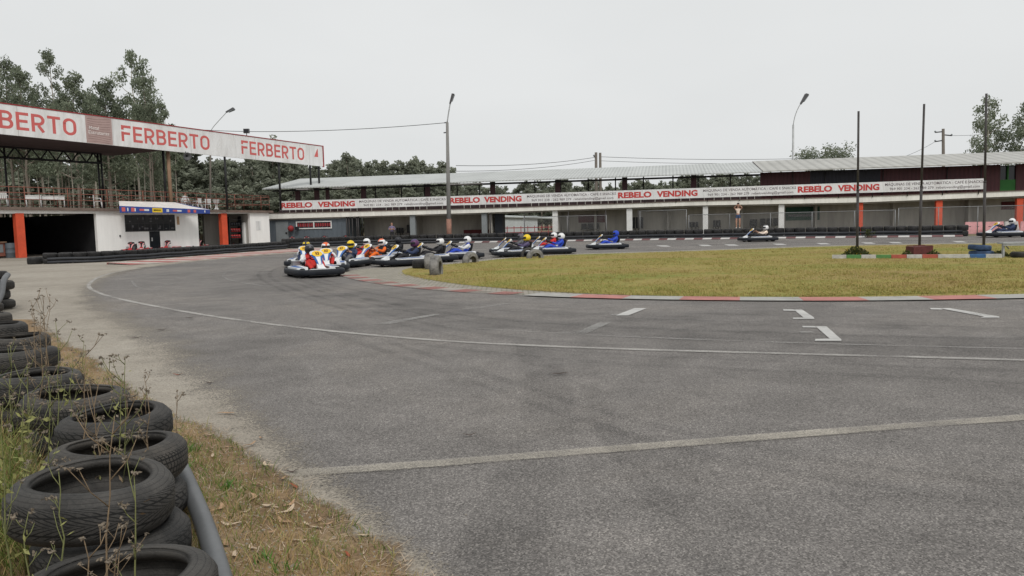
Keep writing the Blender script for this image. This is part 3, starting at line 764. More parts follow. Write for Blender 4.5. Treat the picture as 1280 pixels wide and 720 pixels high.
# the long white banner frame on the roof edge
FS = Facade(FL.P(0, 0, .62), FL.P(10, 0, .62))
us0, us1 = -8.5, FS.U(403.5, 197)
zt = lambda u: 9.22 + (8.70 - 9.22) * u / 27.; zb = lambda u: 7.42 + (6.92 - 7.42) * u / 27.
SB = thing('banner_sign', 'long white banner with red FERBERTO lettering along the terrace roof', 'sign', FS.P(10, 7, 0))
mb = MB(); FS.box(mb, us0, us1, zb(us0), zt(us0), -.12, 0, 0, zt(us1), zb(us1)); wchild(mb, 'panel', MT['banner_white'], SB)
mb = MB(); FS.box(mb, us1 + .002, us1 + .12, zb(us1) - .05, zt(us1) + .06, -.16, .04); FS.box(mb, us0, us1 + .1, zt(us0) + .005, zt(us0) + .07, -.14, .03, 0, zt(us1) + .07, zt(us1) + .005)
wchild(mb, 'frame', MT['poster_red'], SB)
def ftext(px0, px1, body, lo=.27, hi=.80):
    a, b = FS.U(px0, 175), FS.U(px1, 185)
    return a, b
def zin(u, f): return zb(u) + (zt(u) - zb(u)) * f
for k, (p0, p1) in enumerate(((3.5, 97.5), (152.5, 262.5), (301.5, 380))):
    a, b = FS.U(p0, 180), FS.U(p1, 190)
    if k == 0: a = b - (b - a) / .612
    stroke_text(FS, 'FERBERTO', a, b, zin(a, .20), zin(a, .80), .004, MT['letter_red'], SB, zin(b, .20), zin(b, .80))
a, b = FS.U(107.5, 165), FS.U(140.5, 170)
mb = MB(); FS.box(mb, a, b, zin(a, .01), zin(a, .985), .002, .006, 0, zin(b, .985), zin(b, .01)); pan = wchild(mb, 'brown_panel', MT['banner_brown'], SB)
mb = MB()
for i in range(11):
    f = .06 + .085 * i; pts = [FS.P(a + (b - a) * t, zin(a, f) + .05 * math.sin(4.2 * t + i * .35) - .03 * t, .008) for t in [j / 14 for j in range(1, 14)]]
    mb.tube(pts, .012, 4)
wchild(mb, 'wave_lines', MT['banner_line'], pan)
a2, b2 = a + (b - a) * .12, a + (b - a) * .68
lettering(FS, 'Metal', a2, b2 - .35, zin(a, .50), zin(a, .62), .012, MT['letter_pale'], pan)
lettering(FS, 'Estruturas', a2 - .05, b2 + .35, zin(a, .33), zin(a, .46), .012, MT['letter_pale'], pan)
a, b = FS.U(392.6, 193), FS.U(397.5, 193)
mb = MB(); p = [FS.P(a, zin(a, .44), .006), FS.P(b, zin(a, .44), .006), FS.P(b - .02, zin(a, .86), .006), FS.P(b - .12, zin(a, .80), .006)]
mb.poly(p); wchild(mb, 'sail_logo', MT['letter_red'], SB)
for px in (285, 352, 391, 401.5):
    u = FS.U(px, 215); mb = MB(); mb.tube([FS.P(u, 5.0 if px > 360 else 3.0, -.3), FS.P(u, zt(u) - .1, -.3)], .09, 8); wchild(mb, 'post', MT['dark_steel'], SB)
mb = MB()
for z in (.2, .8):
    mb.tube([FS.P(uR, zin(uR, z), -.32), FS.P(us1, zin(us1, z), -.32)], .05, 6)
wchild(mb, 'frame_rail', MT['dark_steel'], SB)
# loudspeaker under the banner, camera on top
def lathe_dir(mb, prof, at, d, n=14, mi=0):
    d = Vector(d).normalized(); q = d.to_track_quat('Z', 'Y'); t = MB(); t.lathe(prof, n)
    b = len(mb.v)
    for v in t.v: mb.v.append(tuple(q @ Vector(v) + Vector(at)))
    for f, m in zip(t.f, t.m): mb.face([b + i for i in f], mi, None, True)
sp = FS.P(FS.U(232, 197), 0, .1); sp.z = FS.hit(231, 195)[1]
o = thing('horn_loudspeaker', 'small dark horn loudspeaker hanging below the banner beside the wooden post', 'loudspeaker', sp)
mb = MB(); lathe_dir(mb, [(.05, -.28), (.09, -.25), (.07, -.05), (.12, .12), (.30, .28), (.28, .285), (.08, .1)], (0, 0, 0), (.6, -.75, -.2)); mb.build('horn', MT['lamp_grey'], o)
mb = MB(); mb.tube([(0, 0, 0), (-.1, .1, .38), (-.12, .16, .5)], .03, 6); mb.build('bracket', MT['dark_steel'], o)
sp = FS.P(FS.U(309, 170), 0, -.05); sp.z = zt(FS.U(309, 170)) + .06
o = thing('floodlight', 'small square floodlight on top of the white banner', 'floodlight', sp)
mb = MB(); mb.tube([(0, 0, 0), (0, 0, .2)], .03, 6); mb.build('bracket', MT['dark_steel'], o)
mb = MB(); mb.box(-.22, .22, -.12, .1, .2, .55); mb.box(-.17, .17, -.14, -.12, .25, .5, 1); mb.build('lamp_head', [MT['lamp_grey'], MT['visor']], o)

# awning
o = thing('awning', 'white kiosk awning with a blue printed valance over the dark window', 'awning', FL.P(U(156), 2.6, 0))
a0, a1 = U(146, 252), U(216, 253)
q0, q1, zv, dv = FL.P(a0, FL.hit(146, 251.5)[1], .24), FL.P(a1, FL.hit(216, 253)[1], .24), 2.62, 1.55
FV = Facade(FL.P(0, 0, dv), FL.P(10, 0, dv))
v0, v1 = FV.U(149.5, 262), FV.U(262.5, 265)
e0, e1 = FV.P(v0, FV.hit(149.5, 257.3)[1], 0), FV.P(v1, FV.hit(262.5, 262)[1], 0)
mb = MB(); nseg = 10
for i in range(nseg):
    for j in range(4):
        pp = []
        for s, t in ((i, j), (i, j + 1), (i + 1, j + 1), (i + 1, j)):
            p = q0.lerp(q1, s / nseg).lerp(e0.lerp(e1, s / nseg), t / 4); p.z -= .05 * math.sin(PI * t / 4); pp.append(p)
        mb.poly(pp)
wchild(mb, 'canopy', MT['awning_white'], o)
mb = MB()
mb.poly([e0 + Vector((0, 0, -.46)), e1 + Vector((0, 0, -.30)), e1, e0]); mb.poly([q0, e0, e0 + Vector((0, 0, -.46)), q0 + Vector((0, 0, -.25))]); mb.poly([q1, q1 + Vector((0, 0, -.15)), e1 + Vector((0, 0, -.30)), e1])
val = wchild(mb, 'valance', MT['awning_blue'], o)
L = (e1 - e0)
def vprint(t0, t1, f0, f1, mat, nm):
    mb = MB(); pts = []
    for t, f in ((t0, f0), (t1, f0), (t1, f1), (t0, f1)):
        p = e0.lerp(e1, t) + FL.n * .012; p.z -= (.46 - .16 * t) * (1 - f); pts.append(p)
    mb.poly(pts); wchild(mb, nm, MT[mat], val)
vprint(.335, .445, .12, .88, 'yellow', 'yellow_badge')
FV2 = Facade(FL.P(0, 0, dv + .016), FL.P(10, 0, dv + .016))
vprint(.35, .43, .38, .62, 'kart_navy', 'badge_print')
for t in (.02, .115): vprint(t, t + .035, .2, .8, 'letter_red', 'red_badge')
for t in (.075, .15, .49, .505, .93): vprint(t, t + .012, .25, .75, 'kart_white', 'white_badge')
vprint(.20, .25, .35, .65, 'letter_red', 'red_badge'); vprint(.25, .30, .35, .65, 'kart_white', 'white_badge')
vprint(.56, .61, .35, .65, 'letter_red', 'red_badge'); vprint(.61, .66, .35, .65, 'kart_white', 'white_badge')
for t in (.73, .80): vprint(t, t + .03, .2, .8, 'letter_red', 'red_badge')
mb = MB(); t0 = q0.lerp(q1, .25).lerp(e0.lerp(e1, .25), .45); 
lettering(FL, 'KART', U(178, 255), U(205, 255), 2.6, 2.72, 1.0, MT['letter_red'], o) if False else None
mb = MB()
for t in (.02, .98): 
    mb.tube([q0.lerp(q1, t) + Vector((0, 0, -.35)), e0.lerp(e1, t) + Vector((0, 0, -.06))], .02, 5)
wchild(mb, 'arm', MT['galv'], o)

# ------------------------------------------------------------------ grandstand
FR = Facade(AT(345, 290, 68), AT(1280, 270, 56))
V = FR.U
GS = thing('grandstand', 'long low grandstand with pale sheet roof and open bays behind the far tyre wall', 'grandstand', FR.P(28, 0, 0))
uE = V(1280, 262) + 14
def zS(px, py): return FR.hit(px, py)[1]
mb = MB()
sl = [(-1.2, 2.18, 2.78), (V(600, 265), 2.26, 2.72), (V(860, 255), zS(860, 259), zS(860, 252)), (V(1075, 250), zS(1075, 255), zS(1075, 246.2)), (V(1280, 243), zS(1280, 247), zS(1280, 238.5)), (uE, 2.5, 3.05)]
for (a, zl, zh), (b, yl, yh) in zip(sl, sl[1:]): FR.box(mb, a, b, zl + .12, zh, -.3, .30, 0, yh, yl + .12)
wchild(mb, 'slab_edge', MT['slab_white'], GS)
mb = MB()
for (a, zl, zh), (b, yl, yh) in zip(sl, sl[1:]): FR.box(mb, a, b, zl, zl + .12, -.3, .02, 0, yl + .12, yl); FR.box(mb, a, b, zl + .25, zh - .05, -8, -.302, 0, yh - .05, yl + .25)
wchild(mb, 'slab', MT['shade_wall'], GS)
mb = MB()
for (a, zl, zh), (b, yl, yh) in zip(sl, sl[1:]): FR.box(mb, a, b, zh + .003, zh + .05, -.3, .36, 0, yh + .05, yh + .003)
wchild(mb, 'coping', MT['brown_edge'], GS)
# back wall of the bays with one see-through bay
o0, o1 = V(627) - .9, V(690) + .3
mb = MB(); FR.box(mb, V(436), o0, 0, 2.5, -3.6, -3.4); wchild(mb, 'back_wall', MT['back_wall'], GS)
mb = MB(); FR.box(mb, o1, uE, 0, 2.6, -2.6, -2.4); wchild(mb, 'back_wall', MT['back_wall'], GS)
mb = MB(); FR.box(mb, o0 - .25, o0, 0, 2.5, -3.39, -.4); wchild(mb, 'partition', MT['back_wall'], GS)
mb = MB(); FR.box(mb, o1, o1 + .2, 0, 2.5, -2.39, -.4); wchild(mb, 'partition', MT['back_wall'], GS)
mb = MB()
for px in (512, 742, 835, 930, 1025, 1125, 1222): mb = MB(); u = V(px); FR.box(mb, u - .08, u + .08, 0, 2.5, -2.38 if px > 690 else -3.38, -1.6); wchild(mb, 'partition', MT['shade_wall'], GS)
for x0, x1, m in ((513, 519.5, 'grey_door'), (602.5, 609, 'grey_door'), (691, 697.5, 'plastic_white'), (783.5, 790.5, 'plastic_white'), (878.5, 885, 'plastic_white'), (973, 980, 'plastic_white'), (1071.5, 1078, 'orange_paint'), (1169, 1177, 'orange_paint'), (1269.5, 1277.5, 'orange_paint')):
    mb = MB(); FR.box(mb, V(x0), V(x1), 0, 2.42, -.25, .10); wchild(mb, 'column', MT[m], GS)
mb = MB()
for px in (434.5, 437.5, 441.5, 447, 449, 613.5, 656, 711, 757.5, 798): mb = MB(); mb.tube([FR.P(V(px), 0, .14), FR.P(V(px), 2.3, .14)], .05, 6); wchild(mb, 'drain_pipe', MT['pole_dark'], GS)
# pit office below the slab
mb = MB(); FR.box(mb, V(333) - 2.5, V(434), 0, 2.3, -3, -.02); off = wchild(mb, 'office_wall', MT['grey_wall'], GS)
mb = MB()
for i in range(18):
    u = V(334) + (V(433) - V(334)) * i / 17; FR.box(mb, u - .02, u + .02, 0, 2.25, -.018, .006)
wchild(mb, 'ribs', MT['grey_wall'], off)
mb = MB(); FR.box(mb, V(345), V(360.5), 0, 2.05, -.018, .03); d_ = wchild(mb, 'door', MT['grey_door'], GS)
mb = MB(); FR.box(mb, V(357), V(359), .95, 1.1, .031, .07); wchild(mb, 'handle', MT['dark_steel'], d_)
w0, w1 = V(370.5), V(415); z0, z1 = zS(392, 286), zS(392, 276.4)
mb = MB(); t = .09
FR.box(mb, w0, w1, z1 - t, z1, -.018, .06); FR.box(mb, w0, w1, z0, z0 + t, -.018, .06)
for u in (w0, (w0 + w1) / 2 - t / 2, w1 - t): FR.box(mb, u, u + t, z0 + t + .001, z1 - t - .001, -.018, .06)
wn = wchild(mb, 'window', MT['plastic_white'], GS)
mb = MB(); FR.quad(mb, w0 + t, w1 - t, z0 + t, z1 - t, .0); wchild(mb, 'pane', MT['pane_dark'], wn)
mb = MB()
for s in (0, 1):
    a = w0 + t + s * (w1 - w0) / 2; L_ = (w1 - w0) / 2 - 2 * t
    for i in range(7): FR.box(mb, a + L_ * (i + .1) / 7 + .03, a + L_ * (i + .75) / 7 + .03, z0 + .2, z1 - .18, .003, .01)
wchild(mb, 'poster', MT['poster_red'], wn)
# upper level: parapet, posts, roof, cladding
mb = MB(); u1c = V(952, 240)
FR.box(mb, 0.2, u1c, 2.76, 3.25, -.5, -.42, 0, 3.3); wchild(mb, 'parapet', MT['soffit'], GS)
mb = MB()
for i in range(64):
    u = .6 + (u1c - 1) * i / 63 + rnd.uniform(-.1, .1)
    if rnd.random() < .8: FR.box(mb, u - .025, u + .025, 2.8, 3.2, -.40, -.36)
wchild(mb, 'railing', MT['slab_white'], GS)
for x, w in ((368, .42), (392, .42), (405.5, .3), (451, .42), (532, .42), (614, .42), (696, .42), (780.5, .42), (867.5, .44)):
    u = V(x, 245); mb = MB(); FR.box(mb, u - w / 2, u + w / 2, 2.8, 5.0, -.75, -.55); wchild(mb, 'post', MT['maroon_post'], GS)
mb = MB()
for x in (440, 475, 506, 550, 580, 655, 690, 727, 764, 802, 842, 876, 920): mb = MB(); mb.tube([FR.P(V(x, 245), 2.8, -5.5), FR.P(V(x, 245), 5.9, -5.5)], .06, 6); wchild(mb, 'thin_post', MT['pole_dark'], GS)
ze = 4.98; uL0 = V(333, 236)
def roofpart(u0, u1, mat, name, zr=6.22, d0=.75, dr=-6.5, e=ze, e1=None, r1=None):
    mb = MB(); e1 = e if e1 is None else e1; r1 = zr if r1 is None else r1
    A, B, C_, D = FR.P(u0, e, d0), FR.P(u1, e1, d0), FR.P(u1, r1, dr), FR.P(u0, zr, dr)
    k = Vector((0, 0, -.09))
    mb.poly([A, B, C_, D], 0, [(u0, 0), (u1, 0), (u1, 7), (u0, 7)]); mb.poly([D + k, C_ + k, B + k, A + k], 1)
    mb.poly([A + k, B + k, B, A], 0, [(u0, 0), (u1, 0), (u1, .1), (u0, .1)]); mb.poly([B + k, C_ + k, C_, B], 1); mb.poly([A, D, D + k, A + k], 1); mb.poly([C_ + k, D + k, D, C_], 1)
    return wchild(mb, name, [MT[mat], MT['soffit']], GS)
um = V(952, 212)
roofpart(uL0, um, 'roof_sheet', 'roof'); roofpart(um + .003, uE, 'roof_ribbed', 'roof', 6.3, .8, -6.5, 5.02)
mb = MB()
for a, b in ((374, 389), (419, 435), (561, 603)): mb = MB(); FR.box(mb, V(a, 237), V(b, 237), 4.78, 4.86, -.7, .6); wchild(mb, 'skylight', MT['plastic_white'], GS)
mb = MB(); FR.box(mb, uL0 + .3, um, 4.72, 4.87, -.6, -.5); FR.box(mb, uL0 + .3, um, 5.6, 5.75, -5.6, -5.5); wchild(mb, 'beam', MT['dark_steel'], GS)
ws = [(952, 1015, 'clad_maroon'), (1015, 1104, 'clad_navy'), (1104, 1256, 'clad_maroon'), (1276, 1290, 'clad_maroon')]
for a, b, m in ws:
    mb = MB(); u0, u1 = V(a, 225), V(b, 225)
    if b == 1290: u1 = uE
    FR.box(mb, u0 + .002, u1 - .002, 2.85, 4.98, -1.0, -.8)
    FR.quad(mb, u0, u1, 2.85, 4.98, -.797)
    wchild(mb, 'cladding', MT[m], GS)
mb = MB(); FR.box(mb, V(1015, 240), V(1104, 240), 2.86, 3.45, -.79, -.76); wchild(mb, 'cladding', MT['maroon_wall'], GS)
mb = MB(); FR.box(mb, V(1256, 225) + .002, V(1276, 225) - .002, 2.95, 3.85, -1, -.85); FR.box(mb, V(1265, 225), V(1266.5, 225), 3.86, 4.9, -.95, -.78); wn = wchild(mb, 'window', MT['window_green'], GS)
mb = MB(); FR.box(mb, V(1256, 225) + .002, V(1276, 225) - .002, 3.855, 4.9, -1.0, -.955); wchild(mb, 'pane', MT['pane_dark'], wn)
mb = MB()
for x in (993, 1034, 1107, 1188, 1231): mb = MB(); mb.tube([FR.P(V(x, 225), 2.9, -.7), FR.P(V(x, 225), 4.95, -.7)], .035, 5); wchild(mb, 'drain_pipe', MT['pole_dark'], GS)
# signs and dark things inside the bays
for a, b, y0, y1, m, nm in ((723, 756, 278.2, 268.4, 'red_dark', 'poster'), (982, 1024.5, 275.3, 258.6, 'green_sign', 'sign_board'), (1251, 1268, 262, 252, 'red_dark', 'poster')):
    mb = MB(); z0, z1 = zS((a + b) / 2, y0), zS((a + b) / 2, y1)
    FB = Facade(FR.P(0, 0, -2.38), FR.P(10, 0, -2.38)); u0, u1 = FB.U(a, 272), FB.U(b, 272); z0 = FB.hit((a + b) / 2, y0)[1]; z1 = FB.hit((a + b) / 2, y1)[1]
    FB.box(mb, u0, u1, z0, z1, 0, .03); wchild(mb, nm, MT[m], GS)
    if nm == 'sign_board':
        mb = MB()
        for i in range(10): FB.box(mb, u0 + .2 + i * (u1 - u0 - .4) / 10, u0 + .4 + i * (u1 - u0 - .4) / 10, z0 + .3, z0 + .5, .031, .04)
        wchild(mb, 'sign_print', MT['suit_grey'], GS)
# the lower half wall with red stripe in the third bay
mb = MB(); FR.box(mb, V(568), V(602), 0, .95, -3.2, -3.0); wchild(mb, 'low_wall', MT['red_dark'], GS)
mb = MB(); FR.box(mb, V(617), V(627), 0, 2.5, -1.5, -.5); wchild(mb, 'pier', MT['kart_navy'], GS)
# hanging pieces of furniture in shade
for px, Y_, w, h in ((503, 2.5, 1.2, .7), (485, 2.7, .7, .45), (735, 1.7, 1.6, .45), (868, 1.6, .8, .4), (898, 1.7, .6, .5), (945, 1.5, .6, .5), (965, 1.4, 1.5, .55), (796, 1.2, 1.0, .9)):
    u = V(px); mb = MB()
    for k in range(3):
        a = u + (k - 1) * w / 3
        FR.box(mb, a - w / 7, a + w / 7, .78, .82, -Y_ - .25, -Y_ + .2); FR.box(mb, a - w / 7, a + w / 7, .82, .82 + h, -Y_ - .29, -Y_ - .25)
        for s in (-1, 1): mb.tube([FR.P(a + s * w / 8, 0, -Y_), FR.P(a + s * w / 8, .8, -Y_)], .02, 4)
    lab = {503: 'dark stack of bench chairs in the bay right of the standing man', 485: 'low dark seat in the bay behind the man in the lilac shirt', 735: 'dark bench seats below the maroon poster', 868: 'dark seats left of the third white column', 898: 'small dark seat in the bay of the filming woman', 945: 'dark seat in the bay right of the filming woman', 965: 'wide dark bench beside the fourth white column', 796: 'tall dark seat just right of the second white column'}[px]
    wthing(mb, 'bench', MT['kart_black'], lab, 'bench')

# banner on the grandstand
FBn = Facade(FR.P(0, 0, .42), FR.P(10, 0, .42))
b0, b1 = FBn.U(349.5, 258), FBn.U(1229.5, 229)
RB = thing('banner_sign', 'very long narrow white banner with red REBELO VENDING lettering along the grandstand rail', 'sign', FBn.P(25, 3, 0))
zbb = lambda u: 3.05 + .12 * max(0, (u - 20)) / 37; ztb = lambda u: 3.83 + .12 * max(0, (u - 20)) / 37
mb = MB(); seg = 40
for i in range(seg):
    a = b0 + (b1 - b0) * i / seg; b = b0 + (b1 - b0) * (i + 1) / seg
    FBn.box(mb, a, b, zbb(a), ztb(a), -.03, 0, 0, ztb(b), zbb(b))
wchild(mb, 'panel', MT['banner_white'], RB)
def zq(u, f): return zbb(u) + (ztb(u) - zbb(u)) * f
for p0, p1, p2, p3 in ((351, 390, 397, 443.5), (562, 600, 605, 652), (772.5, 814.5, 821, 872), (997, 1040, 1047, 1099)):
    for a, b, body in ((p0, p1, 'REBELO'), (p2, p3, 'VENDING')):
        a, b = FBn.U(a, 250), FBn.U(b, 250)
        lettering(FBn, body, a, b, zq(a, .2), zq(a, .82), .004, MT['letter_dred'], RB, zq(b, .2), zq(b, .82), .045)
for p0, p1 in ((449, 557), (659, 770), (879, 995), (1106, 1228)):
    a, b = FBn.U(p0, 250), FBn.U(p1, 250)
    lettering(FBn, 'MÁQUINAS DE VENDA AUTOMÁTICA - CAFÉ E SNACKS', a, b, zq(a, .54), zq(a, .90), .004, MT['letter_grey'], RB, zq(b, .54), zq(b, .90), .006)
    lettering(FBn, '969 901 234 - 262 989 279  rebelovending@gmail.com', a + (b - a) * .05, b - (b - a) * .03, zq(a, .10), zq(a, .42), .004, MT['letter_grey'], RB, zq(b, .10), zq(b, .42), .004)
mb = MB()
for i in range(24):
    u = b0 + .3 + (b1 - b0 - .6) * i / 23; mb.tube([FBn.P(u, 2.8, -.06), FBn.P(u, ztb(u), -.06)], .03, 5)
wchild(mb, 'post', MT['dark_steel'], RB)

# sheds seen through the open bay and above the slab
c = AT(640, 290, 95); c.z = 0
o = thing('shed', 'pale metal shed seen through the open grandstand bay', 'shed', c)
mb = MB(); mb.box(-2.6, 3.2, 0, 5, 0, 2.3); mb.build('wall', MT['pale_shed'], o)
mb = MB(); mb.hexa([(-2.9, -.3, 2.3), (8.5, -.3, 1.7), (8.5, 5.3, 1.7), (-2.9, 5.3, 2.3), (-2.9, -.3, 2.42), (8.5, -.3, 1.82), (8.5, 5.3, 2.0), (-2.9, 5.3, 2.6)]); mb.build('roof', MT['roof_light'], o)
mb = MB()
for i in range(14): mb.box(-3 + i * .8, -2.92 + i * .8, -6.1, -6.0, 0, 1.1)
mb.box(-3, 7.5, -6.05, -6.0, .85, .95); mb.box(-3, 7.5, -6.05, -6.0, .3, .4)
o = mb.build('fence', MT['poster_red']); o.location = c; tag(o, 'low red rail fence in front of the pale shed', 'fence')
c = AT(480, 262, 82); c.z = 0
o = thing('canopy_shed', 'tilted pale sheet canopy on posts seen between slab and roof behind the grandstand', 'shed', c)
mb = MB(); k = [(-2.2, -1, 3.0), (1.4, -1, 3.3), (2.6, 3.5, 4.15), (-.6, 3.5, 4.1)]; mb.hexa(k + [(a, b, z + .1) for a, b, z in k]); mb.build('roof', MT['roof_light'], o)
mb = MB()
for a, b, z in k: mb.tube([(a, b, 0), (a, b, z)], .06, 6)
mb.build('post', MT['dark_steel'], o)

# ------------------------------------------------------------------ tyres
def tyre_mesh(name, R_, W, rim, n, mats, lo=False):
    h = W / 2
    if lo:
        prof = [(rim, -h + .03), (R_ - .05, -h), (R_, -h + .05), (R_ + .004, 0), (R_, h - .05), (R_ - .05, h), (rim, h - .03), (rim + .04, 0)]
        uv = [-1, -.5, 0, .5, 1, 1.5, 2, 2.5, 3]
    else:
        prof = [(rim, -h + .022), (rim + .02, -h + .004), (R_ - .07, -h), (R_ - .022, -h + .014), (R_ - .006, -h + .034), (R_ + .002, -h * .5), (R_ + .004, 0), (R_ + .002, h * .5), (R_ - .006, h - .034), (R_ - .022, h - .014),
                (R_ - .045, h - .003), (R_ - .07, h), (R_ - .085, h - .003), (rim + .022, h - .008), (rim + .015, h - .002), (rim + .004, h - .008), (rim, h - .022), (rim + .012, h - .045), (R_ - .035, h * .5), (R_ - .03, 0), (R_ - .035, -h * .5), (rim + .012, -h + .045)]
        uv = [-2, -1.6, -1, -.4, 0, .25, .5, .75, 1, 1.3, 1.5, 1.7, 1.8, 2, 2.1, 2.2, 2.3, 2.6, 3, 3.4, 3.8, 4.2, 4.5]
    mb = MB(); mb.lathe(prof, n, 0, closed=True, uvv=uv)
    # plausible weight sag: tiny out-of-round so that no two rims read as one lathe
    me = mb.mesh(name, mats)
    return me
near_meshes = []
for k in range(3):
    me = tyre_mesh('tyre', .292 - .006 * k, .190 - .008 * k, .204 - .004 * k, 72, [MT[('tyre_near', 'tyre_near_ribbed', 'tyre_near_block')[k]]])
    for v in me.vertices:
        a = math.atan2(v.co.y, v.co.x); s = 1 + .012 * math.sin(2 * a + k * 2) + .006 * math.sin(3 * a + k)
        v.co.x *= s; v.co.y *= s; v.co.z += .006 * math.sin(2 * a + 1 + k)
    near_meshes.append(me)
wall_mesh = tyre_mesh('tyre', .33, .35, .19, 18, [MT['tyre_wall']], True)
def tyre(mesh, loc, rot, label, group=None, sc=1.):
    o = link('tyre', mesh); o.location = loc; o.rotation_euler = rot; o.scale = sc if isinstance(sc, tuple) else (sc, sc, sc); return tag(o, label, 'tyre', group)

# berm / verge height under the near tyres
def edge_x(y):
    for a, b in zip(EDGE, EDGE[1:]):
        if a[1] <= y <= b[1]: return a[0] + (b[0] - a[0]) * (y - a[1]) / (b[1] - a[1])
    return EDGE[0][0] if y < EDGE[0][1] else EDGE[-1][0]
VG = [(.8, -3), (.3, 1.2)] + [tuple(G(*p)[:2]) for p in ((505, 720), (430, 655), (348, 602), (292, 562), (262, 540), (208, 520), (158, 486), (124, 461), (82, 432), (52, 410), (30, 395))]
def grass_x(y):
    if y >= VG[-1][1]: return VG[-1][0] - (y - VG[-1][1]) * .6
    for a, b in zip(VG, VG[1:]):
        if a[1] <= y <= b[1]: return a[0] + (b[0] - a[0]) * (y - a[1]) / (b[1] - a[1])
    return VG[0][0]
def sst(x): x = max(0, min(1, x)); return x * x * (3 - 2 * x)
def berm(x, y):
    d = grass_x(y) - x
    return .012 + .10 * sst(d / 1.0) * (1 - sst((y - 4.5) / 5)) + .012 * noise.noise(Vector((x * 2.2, y * 2.2, 0))) * sst(d / .4)
mb = MB(); ys = [-3 + .2 * i for i in range(80)]; nx = 40
for y in ys:
    g = grass_x(y) + .22
    for i in range(nx + 1):
        t = (i / nx) ** 1.7; x = g - t * 7.0
        mb.v.append((x, y, berm(x, y)))
for j in range(len(ys) - 1):
    for i in range(nx):
        a = j * (nx + 1) + i; b = a + nx + 1
        d0, d1 = ((i / nx) ** 1.7) * 7, (((i + 1) / nx) ** 1.7) * 7
        mb.face((a, b, b + 1, a + 1), 0, [(0, d0), (0, d0), (0, d1), (0, d1)], True)
structure(mb.build('verge', MT['soil']))

LB = 'stack of worn road tyres at the track edge, '
row = [  # pixel of the top rim's middle, metres ahead, mesh, tilt, label, tyre below?
    (145, 716, 2.32, 0, (-.02, .02), 'worn black road tyre lying nearest the camera with green weeds in front of it', 1),
    (114, 594, 2.86, 0, (.05, .015), 'topmost black tyre with sweeping V tread resting on a lower tyre', 0),
    (140, 653, 2.90, 2, (.0, -.02), 'black tyre lying under the V tread tyre beside the grey pipe', 0),
    (147, 553, 3.42, 1, (.03, -.02), 'black road tyre just behind the V tread tyre where the grey pipe ends', 1),
    (143, 515, 4.05, 2, (.03, .03), 'black road tyre, third of the row along the verge', 1),
    (94, 489, 4.50, 1, (.02, .05), 'black road tyre, fourth of the row with dry stalks in front', 1),
    (44, 466, 5.15, 0, (.0, .02), 'wide black road tyre, fifth of the row partly hidden by yellow weeds', 1),
    (24, 436, 6.4, 0, (.02, .02), 'flat black tyre, sixth of the row beside the gravel', 1),
    (20, 419, 7.5, 1, (-.02, .0), 'flat black tyre, seventh of the row beside the gravel', 1),
    (-2, 404, 8.7, 2, (.0, .0), 'flat black tyre, eighth of the row beside the gravel', 1),
    (-18, 392, 10.0, 1, (.0, .0), 'flat black tyre at the frame edge, ninth of the row', 1)]
for i, (px, py, Yd, k, (tx, ty), lab, below) in enumerate(row):
    W = (.19, .182, .174)[k]
    p = AT(px, py, Yd); zt_ = p.z
    o = tyre(near_meshes[k], (p.x, p.y, zt_ - W / 2), (tx, ty, i * 1.3), lab)
    zz_ = zt_ - W; n = 0
    while below and zz_ - .1 > berm(p.x, p.y) - .06 and n < 3:
        zz_ -= .184; n += 1
        tyre(near_meshes[(k + 1) % 3], (p.x + .03 * math.sin(i * 3), p.y + .03 * math.cos(i * 5), zz_ + .092), (0, 0, i * 2.1), 'lower tyre of the roadside row mostly hidden beneath the one on it', 'lower tyres of the roadside row')
# the taller heap further along with a pale hose at its foot
hp = G(-17, 397)
for k in range(4):
    for j in range(3):
        tyre(near_meshes[(k + j) % 3], (hp.x - .28 - .1 * (k % 2) - .25 * j, hp.y + .75 * j, .1 + .184 * k), (0, .02 * k, k), 'black tyre in the tall heap at the end of the roadside row', 'tyres in the tall heap')
mb = MB(); a = hp + Vector((.02, -.35, .0))
mb.tube(smooth_line([a + Vector((-.25, -.25, .05)), a + Vector((.0, 0, .05)), a + Vector((.10, .3, .12)), a + Vector((.12, .6, .35)), a + Vector((.02, .8, .62)), a + Vector((-.15, 1.2, .7))], .12, 2), .05, 10)
wthing(mb, 'hose', MT['poly_grey'], 'pale grey hose curving up beside the tall tyre heap', 'hose')
# grey pipe beside the near tyres
mb = MB(); pp = [AT(222, 575, 3.5), AT(236, 603, 3.28), AT(252, 640, 2.98), AT(268, 680, 2.72), AT(283, 722, 2.5), AT(300, 775, 2.2), AT(318, 840, 1.9)]
pp = [Vector((p.x, p.y, max(berm(p.x, p.y) + .05, .15))) for p in pp]
pp = [G(x, y, .17) for x, y in ((214, 560), (229, 590), (245, 628), (258, 662), (270, 700), (281, 740), (296, 800), (316, 900))]
mb.tube(smooth_line(pp, .08, 2), .041, 14)
wthing(mb, 'pipe', MT['poly_grey'], 'grey plastic pipe lying between the near tyres and the dry grass', 'pipe')

